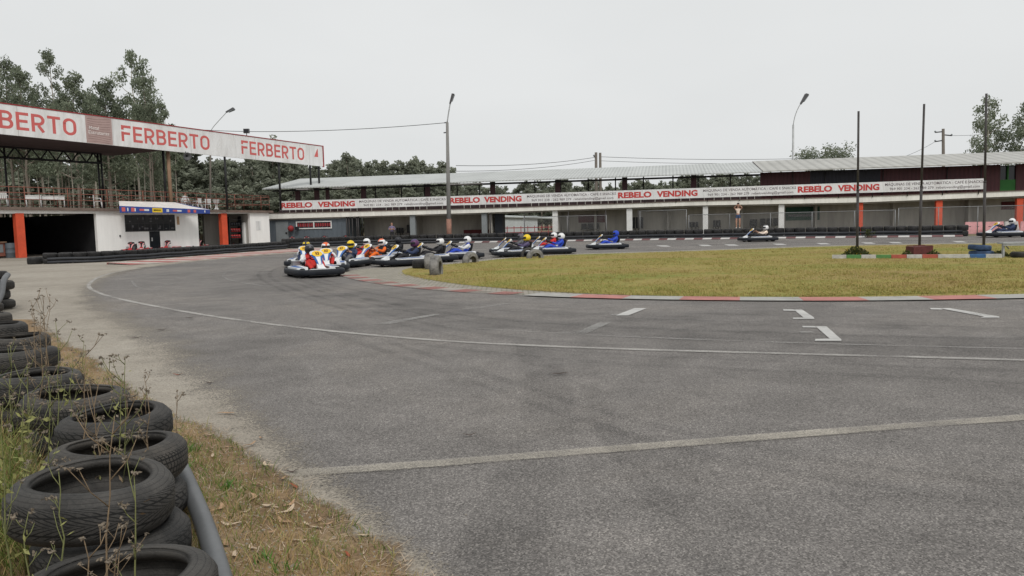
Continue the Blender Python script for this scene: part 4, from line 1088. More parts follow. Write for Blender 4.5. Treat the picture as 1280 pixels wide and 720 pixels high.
# tyre wall along the far straight
grp = 'tyres of the wall along the far straight'
pts = resample(WALL, .68); nn = normals(pts)
for i, p in enumerate(pts):
    q = p + nn[i] * .36
    for k in range(2):
        w = rnd.uniform(-.03, .03)
        tyre(wall_mesh, (q.x + w, q.y + w, .18 + .352 * k), (rnd.uniform(-.03, .03), rnd.uniform(-.03, .03), rnd.random() * 6), 'black tyre in the two high wall along the far straight behind the rubber belt', grp)
def belt(pts, z0, z1, label, off=-.03, name='rubber_belt'):
    mb = MB(); nn = normals(pts); k = len(pts)
    prof = [(-.02, z0), (-.05, z0 + .03), (-.06, (z0 + z1) / 2), (-.05, z1 - .03), (-.02, z1), (0, z1 - .02), (0, z0 + .02)]; m = len(prof)
    for i, p in enumerate(pts):
        for d, z in prof: q = p + nn[i] * (d + off); mb.v.append((q.x, q.y, z + .012 * math.sin(i * .9)))
    for i in range(k - 1):
        for j in range(m):
            a, b = i * m, (i + 1) * m; mb.face((a + j, b + j, b + (j + 1) % m, a + (j + 1) % m), 0, None, True)
    mb.face(range(m - 1, -1, -1)); mb.face([(k - 1) * m + j for j in range(m)])
    return wthing(mb, name, MT['belt'], label, 'rubber belt')
belt(pts, .02, .20, 'lower black rubber belt along the foot of the far tyre wall'); belt(pts, .235, .40, 'upper black rubber belt along the far tyre wall')
# tyre barrier in front of the pit building
LBPX = [(60, 330), (100, 328.8), (150, 326.4), (200, 323), (250, 319.3), (300, 315.4), (340, 312.5), (358, 311)]
lb = smooth_line([G(*p) for p in LBPX], .4, 2); ptl = resample(lb, .70); nn = normals(ptl)
for i, p in enumerate(ptl):
    q = p + nn[i] * .37
    for k in range(2):
        tyre(wall_mesh, (q.x, q.y, .13 + .26 * k), (rnd.uniform(-.04, .04), rnd.uniform(-.04, .04), rnd.random() * 6), 'black tyre in the two high barrier before the pit building', 'tyres of the barrier before the pit building', (.97, .97, .74))
belt(lb, .02, .14, 'lower black rubber belt along the barrier before the pit building'); belt(lb, .17, .30, 'upper black rubber belt along the barrier before the pit building')
for j, (dx, dy) in enumerate(((-.55, .35), (-.5, -.3))):
    q = ptl[0] + Vector((dx - .3, dy + .6, 0)); tyre(wall_mesh, (q.x, q.y, .16), (0, 0, j), 'single flat tyre at the open end of the pit barrier' if j else 'single flat grey tyre lying apart from the pit barrier end')
# half buried tyres on the island
half = tyre_mesh('tyre', .36, .26, .2, 40, [MT['tyre_chalk']])
o = tyre(half, G(545, 344) + Vector((0, .1, .19)), (R(88), 0, R(83)), 'chalky grey half buried tyre standing upright, seen tread on, nearest the kerb tip', None, 1.05)
o = tyre(half, G(538, 336.5) + Vector((0, .1, .16)), (R(84), 0, R(80)), 'chalky grey half buried tyre standing just behind the tread on tyre', None, 1.02)
o = tyre(half, G(588, 329) + Vector((0, .1, .06)), (R(92), 0, R(52)), 'pale half buried tyre at the lawn edge below the blue suited driver')
o = tyre(half, G(669, 323) + Vector((0, .1, .02)), (R(90), 0, R(24)), 'grey half buried tyre at the lawn edge in front of the paired karts')
o2 = tyre(near_meshes[0], G(661, 322) + Vector((0, .3, .08)), (R(84), 0, R(12)), 'dark half buried tyre leaning beside the grey one at the lawn edge', None, 1.15)
o = tyre(wall_mesh, G(525, 336) + Vector((0, .2, .15)), (0, 0, .4), 'black tyre lying flat at the lawn tip beside the chalky upright ones', None, .85)
blue_t = tyre_mesh('tyre', .36, .2, .2, 36, [MT['tyre_blue']])

# ------------------------------------------------------------------ bodies grown from a skeleton
def skin(nodes, edges, sub=1):
    me = bpy.data.meshes.new('s'); me.from_pydata([n[0] for n in nodes], edges, []); o = bpy.data.objects.new('s', me); col.objects.link(o)
    m = o.modifiers.new('skin', 'SKIN'); m.use_smooth_shade = True; m.branch_smoothing = .5
    for i, n in enumerate(nodes):
        r = n[1]; r = r if isinstance(r, tuple) else (r, r)
        me.skin_vertices[0].data[i].radius = r; me.skin_vertices[0].data[i].use_root = (i == 0)
    s = o.modifiers.new('sub', 'SUBSURF'); s.levels = sub; s.render_levels = sub
    dg = bpy.context.evaluated_depsgraph_get(); ev = bpy.data.meshes.new_from_object(o.evaluated_get(dg))
    mb = MB(); mb.v = [tuple(v.co) for v in ev.vertices]
    for p in ev.polygons: mb.face(tuple(p.vertices), 0, None, True)
    bpy.data.objects.remove(o); bpy.data.meshes.remove(ev); return mb
def color(mb, fn):
    for i, f in enumerate(mb.f):
        c = Vector((0, 0, 0))
        for k in f: c += Vector(mb.v[k])
        mb.m[i] = fn(c / len(f), mb.m[i])
def hand(mb, at, fwd, side, mi, s=1.):
    """palm with four unequal bent fingers and a thumb leaving the side"""
    at = Vector(at); f = Vector(fwd).normalized(); sd = Vector(side); sd = (sd - f * sd.dot(f)).normalized(); dn = f.cross(sd)
    for j, l in enumerate((.070, .080, .075, .058)):
        r_ = at + sd * (.028 - .019 * j) * s + f * .03 * s
        mb.tube([r_ - f * .03 * s, r_ + f * l * .5 * s, r_ + f * l * .8 * s + dn * .022 * s, r_ + f * l * .75 * s + dn * .05 * s], [.0105 * s, .010 * s, .009 * s, .007 * s], 6, mi)
    r_ = at + sd * .03 * s
    mb.tube([r_ - f * .02 * s, r_ + sd * .028 * s + f * .02 * s, r_ + sd * .03 * s + f * .05 * s + dn * .02 * s], [.013 * s, .011 * s, .008 * s], 6, mi)
E_ = [(0, 1), (1, 2), (2, 3), (3, 4)]
# seated driver, x forward
nd_ = [((-.38, 0, .25), (.17, .13)), ((-.44, 0, .38), (.15, .125)), ((-.49, 0, .53), (.185, .135)), ((-.50, 0, .64), .085), ((-.47, 0, .77), .085)]
ed_ = list(E_)
for s in (1, -1):
    b = len(nd_)
    nd_ += [((-.47, s * .185, .59), .082), ((-.22, s * .30, .46), .058), ((.05, s * .185, .55), .040), ((.10, s * .165, .575), .043)]
    ed_ += [(2, b), (b, b + 1), (b + 1, b + 2), (b + 2, b + 3)]
    b = len(nd_)
    nd_ += [((-.27, s * .12, .23), .105), ((.10, s * .21, .42), .080), ((.45, s * .16, .21), .055), ((.56, s * .16, .25), .046)]
    ed_ += [(0, b), (b, b + 1), (b + 1, b + 2), (b + 2, b + 3)]
dmb = skin(nd_, ed_)
def dcol(c, m):
    if c.x > .0 and c.z > .49 and abs(c.y) < .24: return 3           # gloves
    if c.x > .43: return 4                                           # shoes
    if c.z > .70: return 5
    if c.x > -.30 and c.z < .50 and abs(c.y) > .035 and (c.x > -.05 or c.z < .34): return 1   # legs
    if abs(c.y) > .15 and c.z > .40: return 2                        # sleeves and shoulders
    return 0
color(dmb, dcol)
for s in (1, -1): hand(dmb, (.11, s * .165, .585), (.75, -s * .25, .1), (0, -s * .3, 1), 3, 1.05)
driver_mesh = dmb.mesh('person', [MT['suit_red']] * 3 + [MT['glove'], MT['kart_black'], MT['skin']])
hm = MB(); hm.ball((0, 0, 0), .15, 0, 24, 16, (1.12, .96, 1.05))
def hcol(c, m):
    if c.x > .055 and -.035 < c.z < .062: return 1
    if c.z > .118 or (abs(c.y) < .03 and c.z > .0): return 2
    return 0
color(hm, hcol)
for i, v in enumerate(hm.v):                       # chin bar and neck opening
    x, y, z = v
    if z < -.04 and x > 0: x *= 1.06
    if z < -.12: z = -.12 - (z + .12) * .2; x *= 1.1; y *= 1.15
    hm.v[i] = (x, y, z)
helmet_mesh = hm.mesh('helmet', [MT['helm_white'], MT['visor'], MT['helm_white']])

# ------------------------------------------------------------------ rental kart
def se(t, a, b, n):
    c, s = math.cos(t), math.sin(t)
    return a * math.copysign(abs(c) ** (2 / n), c), b * math.copysign(abs(s) ** (2 / n), s)
kart = thing('kart', 'kart', 'go-kart')
mb = MB(); N = 56; prof = [(-.05, -.08), (.03, -.085), (.055, -.05), (.055, .05), (.03, .078), (-.025, .083), (-.05, .055)]; m = len(prof)
for i in range(N):
    t = 2 * PI * i / N; x, y = se(t, 1.02, .69, 5.5)
    w = 1 - .10 * max(0, x - .4); y *= w
    d = Vector((x / 1.02 ** 2, y / .69 ** 2, 0)); d = Vector((math.copysign(abs(x / 1.02) ** 4.5, x) / 1.02, math.copysign(abs(y / .69) ** 4.5, y) / .69, 0)).normalized()
    for a, z in prof: mb.v.append((x + d.x * a, y + d.y * a, .165 + z))
for i in range(N):
    a, b = i * m, ((i + 1) % N) * m
    for j in range(m): mb.face((a + j, b + j, b + (j + 1) % m, a + (j + 1) % m), 0, None, True)
mb.build('bumper', MT['kart_navy'], kart)
for s in (1, -1):
    mb = MB()
    P = lambda x, y, z: (x, s * y, z)
    top = [P(-.62, .32, .22), P(.50, .32, .22), P(.44, .63, .245), P(-.66, .63, .245)]; tz = [.33, .30, .285, .30]
    low = [(a, b, .09) for a, b, c in top]; hi = [(a * .96, b, z) for (a, b, c), z in zip(top, tz)]
    if s < 0: low.reverse(); hi.reverse()
    mb.hexa(low + hi, 0)
    st = [P(-.50, .44, .319), P(.40, .43, .300), P(.36, .58, .292), P(-.52, .60, .305)]
    if s < 0: st.reverse()
    mb.poly(st, 1)
    mb.build('side_pod', [MT['kart_white'], MT['kart_blue']], kart)
mb = MB()
lowp = [(.52, -.46, .07), (.52, .46, .07), (.965, .40, .07), (.965, -.40, .07)]; hip = [(.52, -.42, .20), (.52, .42, .20), (.95, .36, .265), (.95, -.36, .265)]
mb.hexa(list(reversed(lowp)) + list(reversed(hip)), 0)
mb.hexa([(.86, -.12, .266), (.60, -.10, .235), (.60, .10, .235), (.86, .12, .266), (.80, -.09, .30), (.60, -.09, .40), (.60, .09, .40), (.80, .09, .30)], 0)
mb.poly([(.94, .20, .2665), (.94, .34, .2665), (.60, .40, .2145), (.60, .28, .2145)], 1); mb.poly([(.94, -.34, .2665), (.94, -.20, .2665), (.60, -.28, .2145), (.60, -.40, .2145)], 1)
mb.build('nose_fairing', [MT['kart_white'], MT['kart_teal']], kart)
# upright steering fairing, leaning back, wide at the top
def sf(y, t, off=0.): return (.66 - .42 * t + off * .8, y, .33 + .42 * t + off)
mb = MB(); rows = [(0, .075), (.15, .085), (.35, .10), (.55, .14), (.75, .20), (.9, .215), (1.0, .165)]
k0 = 0
for side_ in (0, 1):
    for t, w in rows:
        for y in (-1, -.5, 0, .5, 1): mb.v.append(sf(y * w, t, (.03 - .025 * y * y) * (1 if side_ == 0 else -.4)))
nr = len(rows)
for i in range(nr - 1):
    for j in range(4):
        a = i * 5 + j; mi = 1 if (j in (0, 3) and i < 4) else 0
        mb.face((a, a + 1, a + 6, a + 5), mi, None, True)
        b = nr * 5 + a; mb.face((b, b + 5, b + 6, b + 1), 2, None, True)
bd = [(i * 5) for i in range(nr)] + [((nr - 1) * 5 + j) for j in range(1, 5)] + [i * 5 + 4 for i in range(nr - 2, -1, -1)] + [3, 2, 1]
for a, b in zip(bd, bd[1:] + bd[:1]): mb.face((a, b, b + nr * 5, a + nr * 5), 2)
fair = mb.build('steering_fairing', [MT['kart_white'], MT['kart_blue'], MT['kart_navy']], kart)
mb = MB(); n = 20
mb.poly([sf(.155 * math.cos(2 * PI * i / n) * (1 - .12 * math.sin(2 * PI * i / n) * -1), .76 + .19 * math.sin(2 * PI * i / n), .040 - .012 * abs(math.cos(2 * PI * i / n))) for i in range(n)], 0)
for y0, y1, t0, t1 in ((-.05, -.015, .68, .84), (.0, .05, .68, .72), (.03, .05, .68, .84), (.0, .05, .80, .84)):
    mb.poly([sf(y0, t0, .046), sf(y1, t0, .046), sf(y1, t1, .046), sf(y0, t1, .046)], 1)
mb.build('number_plate', [MT['kart_yellow'], MT['red_dark']], fair)
mb = MB(); mb.box(-.85, .60, -.33, .33, .05, .075); mb.build('floor_tray', MT['kart_black'], kart)
mb = MB()
for y in (-.34, .34): mb.tube([(-.9, y, .09), (-.2, y * 1.05, .09), (.55, y * .8, .09), (.75, y * .6, .12)], .018, 6)
for x in (-.85, -.3, .3): mb.tube([(x, -.34, .09), (x, .34, .09)], .018, 6)
mb.build('frame', MT['steel'], kart)
mb = MB(); NB = 9
prof = [(-.02, .13), (-.24, .10), (-.40, .12), (-.56, .24), (-.66, .44), (-.70, .62)]
for i, (x, z) in enumerate(prof):
    w = (.16, .19, .20, .20, .19, .15)[i]
    for j in range(NB):
        y = -w + 2 * w * j / (NB - 1); e = abs(y / w) ** 3
        mb.v.append((x + e * .10 * (i > 2), y, z + e * (.13 if i < 4 else .03)))
for i in range(len(prof) - 1):
    for j in range(NB - 1): a = i * NB + j; mb.face((a, a + 1, a + NB + 1, a + NB), 0, None, True)
mb.build('seat', MT['kart_black'], kart)
mb = MB(); c = Vector((.15, 0, .585)); ax = Vector((-.55, 0, .83)); yv = Vector((0, 1, 0)); xv = yv.cross(ax)
mb.tube([c + xv * (.155 * math.cos(2 * PI * i / 18)) + yv * (.165 * math.sin(2 * PI * i / 18)) for i in range(18)], .016, 6, closed=True)
for a in (0, 2.1, 4.2): mb.tube([c, c + xv * (.155 * math.cos(a)) + yv * (.165 * math.sin(a))], .011, 5)
mb.tube([c, (.50, 0, .14)], .014, 6)
mb.build('steering_wheel', MT['kart_black'], kart)
mb = MB(); mb.box(-.80, -.45, -.52, -.24, .10, .34); mb.box(-.74, -.52, -.50, -.28, .34, .42); mb.tube([(-.6, -.52, .25), (-.8, -.58, .27), (-.95, -.4, .27)], .03, 8)
for i in range(6): mb.box(-.72 + i * .04, -.70 + i * .04, -.51, -.27, .42, .45)
mb.build('engine', [MT['steel']], kart)
mb = MB(); mb.box(-.78, -.5, .22, .50, .10, .30); mb.build('fuel_tank', MT['kart_black'], kart)
for x, y, w in ((.62, .52, .12), (.62, -.52, .12), (-.70, .54, .18), (-.70, -.54, .18)):
    mb = MB(); mb.lathe([(.06, -w / 2), (.125, -w / 2), (.14, -w / 2 + .025), (.142, 0), (.14, w / 2 - .025), (.125, w / 2), (.06, w / 2)], 20, 0, 'y', (x, y, .142)); wh = mb.build('wheel', MT['rubber_black'], kart)
    mb = MB(); mb.lathe([(.0, -w / 2 + .03), (.06, -w / 2 + .01), (.062, w / 2 - .01), (.0, w / 2 - .03)], 12, 0, 'y', (x, y, .142)); mb.build('rim', MT['steel'], wh)
person0 = thing('x', 'x', 'x')
bpy.data.objects.remove(person0)
def setmat(o, mats):
    for i, m in enumerate(mats):
        if m and i < len(o.material_slots):
            o.material_slots[i].link = 'OBJECT'; o.material_slots[i].material = MT[m]
used = []
def put_kart(x, y, ang, label, sc=1., pods=None, group='karts racing in the field'):
    k = kart if not used else copy_tree(kart); used.append(k)
    k.location = (x, y, .0); k.rotation_euler = (0, 0, ang); k.scale = (sc, sc, sc); tag(k, label, 'go-kart', group)
    if pods:
        for c in kids(k):
            if c.name.startswith('side_pod') or c.name.startswith('nose_fairing'): setmat(c, [pods, 'kart_white'])
            if c.name.startswith('steering_fairing'):
                setmat(c, ['kart_black', 'pink', 'kart_black'])
                for d in kids(c): setmat(d, ['kart_black', 'kart_red'])
    return k
def put_driver(x, y, ang, label, suit, legs, arms, helm, helm2, glove='glove', sc=1., lean=0., turn=0.):
    o = link('person', driver_mesh); o.location = (x, y, 0); o.rotation_euler = (lean, 0, ang); o.scale = (sc, sc, sc)
    tag(o, label, 'person', 'drivers of the racing karts'); setmat(o, [suit, legs, arms, glove])
    h = link('helmet', helmet_mesh, o); h.location = (-.46, 0, .80); h.rotation_euler = (0, R(6), turn); setmat(h, [helm, None, helm2])
field = [  # the kart's middle on the ground, heading (deg, world), labels, colours
    ((-5.91, 22.76), -60, 'lead kart, nearest of the pack, nose and bumper square to the camera', 'driver in red and white suit with dark helmet in the lead kart', 'suit_red', 'suit_red', 'suit_white', 'helm_black', 'suit_grey', 'glove_red', 1.0),
    ((-7.79, 28.78), -81, 'kart half hidden behind the lead kart, its yellow plate showing at its side', 'driver in teal grey hidden behind the dark helmet of the leader', 'suit_grey', 'suit_navy', 'suit_white', 'helm_yellow', 'helm_black', 'glove', 1.0),
    ((-6.12, 25.14), -76, 'kart tucked in right behind the leader on its inside', 'driver with white and orange helmet and red and white suit behind the leader', 'suit_red', 'suit_red', 'suit_white', 'helm_white', 'helm_orange', 'glove_red', 1.0),
    ((-6.01, 27.64), -102, 'kart at the paved island tip driven by the yellow helmeted driver', 'driver with bright yellow helmet, navy shirt and bare arms', 'suit_navy', 'suit_grey', 'suit_navy', 'helm_yellow', 'helm_yellow', 'skin', 1.0),
    ((-6.31, 31.52), -126, 'kart of the red suited driver with plain white helmet', 'driver in red suit with plain white helmet', 'suit_red', 'suit_red', 'suit_red', 'helm_white', 'helm_white', 'glove', 1.0),
    ((-5.42, 29.97), -125, 'kart of the orange suited driver', 'driver in orange trousers with white and orange helmet', 'cloth_black', 'suit_orange', 'suit_orange', 'helm_white', 'helm_orange', 'skin', 1.0),
    ((-5.35, 33.64), -135, 'kart between the orange suit and the purple helmet', 'driver all in black with black helmet', 'cloth_black', 'cloth_black', 'cloth_black', 'helm_black', 'helm_black', 'glove', 1.0),
    ((-3.90, 27.54), -146, 'kart of the driver with the dark purple helmet', 'driver in black with dark purple helmet', 'cloth_black', 'cloth_black', 'suit_navy', 'helm_purple', 'suit_purple', 'glove', 1.0),
    ((-3.21, 29.67), -159, 'kart behind the chalky upright tyre', 'driver in black with black and white helmet behind the chalky tyre', 'cloth_black', 'cloth_black', 'cloth_black', 'helm_white', 'helm_black', 'glove', 1.0),
    ((-2.26, 31.81), -161, 'kart of the blue and white driver, last of the leading string', 'driver in blue suit with white shoulders and white helmet', 'suit_blue', 'suit_blue', 'suit_white', 'helm_white', 'helm_white', 'glove', 1.0),
    ((0.02, 36.34), -176, 'kart on the far side of the pair led by the yellow helmet', 'driver with grey helmet beside the yellow helmeted one of the pair', 'suit_grey', 'cloth_black', 'suit_grey', 'suit_grey', 'helm_purple', 'glove', 1.0),
    ((0.25, 33.04), -167, 'kart on the near side of the pair with the yellow helmet', 'driver in black with yellow helmet in the pair', 'cloth_black', 'cloth_black', 'suit_purple', 'helm_yellow', 'helm_yellow', 'glove', 1.0),
    ((1.70, 38.02), -176, 'kart of the red suited driver on the far side of the second pair', 'driver in red with white helmet riding beside the blue suit', 'suit_red', 'suit_red', 'suit_red', 'helm_white', 'helm_white', 'glove', 1.0),
    ((1.86, 34.88), -172, 'kart of the blue suited driver on the near side of the second pair', 'driver in blue suit with white helmet in the second pair', 'suit_blue', 'suit_blue', 'suit_blue', 'helm_white', 'helm_white', 'glove', 1.0),
    ((4.99, 39.48), -178, 'lone kart with blue suited driver after the second pair', 'driver in blue suit and blue helmet alone after the pairs', 'suit_blue', 'suit_blue', 'suit_blue', 'suit_blue', 'suit_blue', 'glove', 1.0),
    ((14.99, 46.25), 179, 'lone kart below the woman who stands on the tyre wall', 'driver in black and beige with white helmet below the filming woman', 'cloth_black', 'cloth_black', 'top_beige', 'helm_white', 'suit_grey', 'skin', 1.05),
    ((28.56, 44.20), 178, 'kart passing the pink barriers beside the blue tyre flagpole', 'driver in navy suit with white helmet in front of the pink barriers', 'suit_navy', 'suit_navy', 'suit_navy', 'helm_white', 'helm_white', 'glove', 1.14)]
for (px, a, kl, dl, s1, s2, s3, h1, h2, gl, sc) in field:
    p = Vector((px[0], px[1], 0)); ang = R(a)
    put_kart(p.x, p.y, ang, kl, sc, None); put_driver(p.x, p.y, ang, dl, s1, s2, s3, h1, h2, gl, sc, 0, rnd.uniform(-.2, .2))
# parked karts behind the pit barrier
parked = [(166, 316.8), (178, 315.2), (212, 313.4), (233, 312), (250, 311), (288, 308.6), (328, 306.5), (366, 306.9), (384, 306.4), (405, 306), (433, 305.5)]
names = ['parked red kart below the kiosk window edge', 'parked red kart beside the kiosk window', 'parked red kart to the right of the kiosk door', 'parked red kart under the awning corner', 'parked red kart before the dark garage opening', 'parked red kart before the helmet shelves',
         'parked red kart by the end of the white wall', 'parked dark kart in front of the grey office door', 'parked dark kart below the red ball', 'parked dark kart below the office window', 'parked dark kart by the drain pipes']
for i, (p, l) in enumerate(zip(parked, names)):
    q = G(*p); put_kart(q.x, q.y, R(-75 + 9 * math.sin(i * 2.3)), l, 1.0, 'kart_red', 'karts parked behind the pit barrier')

# ------------------------------------------------------------------ people on foot
def head_detail(mb, hx, hz, mi_skin, mi_dark):
    mb.ball((hx + .095, 0, hz - .01), .018, mi_skin, 8, 6, (1, .8, 1.4))
    for s in (1, -1):
        mb.ball((hx + .082, s * .034, hz + .02), .012, mi_dark, 6, 5); mb.ball((hx, s * .088, hz), .024, mi_skin, 8, 6, (.7, .4, 1.2))
    mb.tube([(hx + .088, -.024, hz - .05), (hx + .094, 0, hz - .052), (hx + .088, .024, hz - .05)], .006, 5, mi_dark)
def standing(arms, waistw=.14):
    n = [((0, 0, .95), (.155, .11)), ((0, 0, 1.10), (waistw, .10)), ((.0, 0, 1.30), (.175, .11)), ((-.01, 0, 1.46), .062), ((.01, 0, 1.56), .078), ((.015, 0, 1.66), .092), ((.0, 0, 1.735), .06)]
    e = [(0, 1), (1, 2), (2, 3), (3, 4), (4, 5), (5, 6)]
    for s in (1, -1):
        b = len(n); n += [((-.01, s * .185, 1.39), .062)] + [((x, s * y, z), r) for x, y, z, r in arms]; e += [(2, b)] + [(b + k, b + k + 1) for k in range(len(arms))]
        b = len(n); n += [((0, s * .10, .88), .088), ((.02, s * .11, .49), .060), ((-.01, s * .115, .09), .040), ((.12, s * .125, .045), .038)]; e += [(0, b), (b, b + 1), (b + 1, b + 2), (b + 2, b + 3)]
    return skin(n, e)
def place_person(mb, mats, loc, face, label, hair, sc=1.):
    o = mb.build('person', [MT[m] for m in mats]); o.location = loc; o.rotation_euler = (0, 0, face); o.scale = (sc, sc, sc); tag(o, label, 'person')
    if hair: h = hair.build('hair', MT['hair_dark'], o)
    return o
# man with folded arms
mb = standing([(.04, .27, 1.14, .047), (.23, .02, 1.17, .036), (.24, -.10, 1.20, .038)], .15)
color(mb, lambda c, m: 3 if c.z > 1.49 or (c.x > .12 and 1.0 < c.z < 1.32) else (2 if c.z < .07 else (1 if c.z < .97 else 0)))
for s in (1, -1): hand(mb, (.23, s * -.13, 1.21), (-.1, -s * 1, .2), (0, 0, 1), 3)
head_detail(mb, .015, 1.64, 3, 4)
hr = MB(); hr.ball((-.005, 0, 1.685), .1, 0, 16, 10, (1, .95, .9)); hr.v = [(x if x < .06 else .06 + (x - .06) * .2, y, max(z, 1.64 + max(0, x) * .5)) for x, y, z in hr.v]
pm_ = AT(490, 290, 64); place_person(mb, ['shirt_lilac', 'cloth_black', 'kart_black', 'skin', 'visor'], (pm_.x, pm_.y, 0), R(-85), 'man in lilac shirt and dark trousers standing with folded arms in a grandstand bay', hr)
# woman filming from the tyre wall
mb = standing([(.10, .27, 1.48, .038), (.20, .07, 1.68, .03), (.21, .05, 1.72, .032)], .115)
color(mb, lambda c, m: 3 if (abs(c.y) > .17 and c.z > 1.3) or c.z > 1.40 or c.x > .14 else (2 if c.z < .085 else (3 if c.z < .72 else (1 if c.z < 1.0 else (3 if c.z < 1.06 else 0)))))
for s in (1, -1): hand(mb, (.21, s * .05, 1.73), (.1, -s * .3, 1), (0, -s, 0), 3)
head_detail(mb, .015, 1.64, 3, 4)
hr = MB(); hr.tube([(.01, 0, 1.75), (-.04, 0, 1.70), (-.07, 0, 1.58), (-.10, 0, 1.42), (-.11, 0, 1.24), (-.10, 0, 1.15)], [.06, .105, .11, .10, .08, .02], 12)
pw = AT(923.5, 283, 47.5); iw = min(range(len(pts)), key=lambda i: abs(math.atan2(pts[i].x, pts[i].y) - math.atan2(pw.x, pw.y))); qw = pts[iw] + normals(pts)[iw] * .36
place_person(mb, ['top_beige', 'denim', 'shoe_white', 'skin', 'visor'], (qw.x, qw.y, .70), R(-105), 'woman in beige top and denim shorts standing on the tyre wall with raised arms', hr, 1.0)
mb = MB(); mb.box(-.006, .006, -.08, .08, -.04, .04); o = mb.build('phone', MT['kart_black']); a = R(-105); o.location = (qw.x + .24 * math.cos(a), qw.y + .24 * math.sin(a), .70 + 1.78); o.rotation_euler = (0, 0, a)
tag(o, 'dark phone held up by the woman standing on the tyre wall', 'phone')
# woman seated on the terrace
n = [((0, 0, .50), (.16, .12)), ((-.03, 0, .68), (.14, .11)), ((-.06, 0, .90), (.17, .11)), ((-.07, 0, 1.04), .06), ((-.03, 0, 1.13), .078), ((-.02, 0, 1.22), .09), ((-.03, 0, 1.30), .06)]
e = [(0, 1), (1, 2), (2, 3), (3, 4), (4, 5), (5, 6)]
for s in (1, -1):
    b = len(n); n += [((-.06, s * .19, .98), .06), ((.02, s * .27, .72), .045), ((.24, s * .2, .68), .034), ((.30, s * .18, .68), .036)]; e += [(2, b), (b, b + 1), (b + 1, b + 2), (b + 2, b + 3)]
    b = len(n); n += [((.05, s * .1, .50), .09), ((.43, s * .12, .51), .065), ((.45, s * .12, .09), .042), ((.56, s * .13, .05), .038)]; e += [(0, b), (b, b + 1), (b + 1, b + 2), (b + 2, b + 3)]
mb = skin(n, e)
color(mb, lambda c, m: 2 if c.z > 1.06 or (c.x > .12 and c.z > .6 and c.z < .75 and abs(c.y) > .13) else (1 if c.z < .58 and c.x > .0 else 0))
for s in (1, -1): hand(mb, (.31, s * .18, .68), (1, 0, 0), (0, -s, 0), 2)
head_detail(mb, -.02, 1.21, 2, 3)
hr = MB(); hr.ball((-.045, 0, 1.24), .1, 0, 16, 10, (1, .95, 1)); hr.v = [(x if x < .02 else .02 + (x - .02) * .2, y, z) for x, y, z in hr.v]
def terr(px, d=-1.2, py=250):
    F_ = Facade(FL.P(0, 0, d), FL.P(10, 0, d)); u = F_.U(px, py); p = FL.P(u, 0, d); p.z = zL(max(u, -2), 3.2, 2.97) if u < 21.5 else 2.95; return p
tp = terr(232); place_person(mb, ['suit_white', 'suit_grey', 'skin', 'visor'], tp, R(-30), 'person in a white shirt seated on the terrace beside the wooden post', hr)
def white_chair(label, p, a):
    t = thing('plastic_chair', label, 'chair', p, a, 'white plastic chairs on the terrace')
    mb = MB(); mb.hexa([(-.2, -.22, .40), (.24, -.24, .42), (.24, .24, .42), (-.2, .22, .40), (-.2, -.22, .43), (.24, -.24, .45), (.24, .24, .45), (-.2, .22, .43)]); mb.build('seat', MT['plastic_white'], t)
    mb = MB()
    for j in range(5): y = -.2 + .1 * j; mb.box(-.245, -.22, y - .034, y + .034, .44, .80)
    mb.box(-.25, -.215, -.24, .24, .78, .88); mb.build('backrest', MT['plastic_white'], t)
    for x in (-.2, .22):
        for y in (-.21, .21): mb = MB(); mb.tube([(x, y, .42), (x * 1.15, y * 1.12, 0)], [.03, .022], 6); mb.build('leg', MT['plastic_white'], t)
    for y in (-.25, .25): mb = MB(); mb.tube([(-.23, y, .66), (.18, y, .64), (.21, y * .92, .43)], .026, 6); mb.build('armrest', MT['plastic_white'], t)
for px, d, a, lab in ((4, -.8, 2.0, 'white plastic chair at the frame edge behind the terrace railing'), (122, -.8, .4, 'lone white plastic chair below the twin dark roof posts'), (228, -1.3, -.5, 'white plastic chair under the seated person'),
                      (246, -1.0, 3.0, 'white plastic chair facing the seated person'), (258, -1.6, 2.4, 'white plastic chair furthest along beside the urn')): 
    p = terr(px, d); 
    if px == 228: p = tp.copy()
    white_chair(lab, p, a)
def white_table(label, p, w):
    t = thing('plastic_table', label, 'table', p, .52, 'white plastic tables on the terrace')
    mb = MB(); mb.box(-w, w, -.4, .4, .68, .72); mb.box(-w + .03, w - .03, -.37, .37, .45, .68); mb.build('table_top', MT['plastic_white'], t)
    for x in (-w + .06, w - .06):
        for y in (-.34, .34): mb = MB(); mb.tube([(x, y, .5), (x, y, 0)], .03, 6); mb.build('leg', MT['plastic_white'], t)
white_table('white plastic table on the terrace, left one of the two', terr(42, -.9), .45); white_table('longer white plastic table on the terrace, right one of the two', terr(66, -.9), .7)
o = thing('urn', 'white garden urn on the terrace edge above the orange pillar', 'urn', terr(270, -.3))
mb = MB(); mb.lathe([(.0, 0), (.2, 0), (.2, .06), (.1, .12), (.08, .3), (.1, .4), (.22, .55), (.26, .75), (.28, .78), (.24, .78), (.1, .6)], 16); mb.build('bowl', MT['plastic_white'], o)

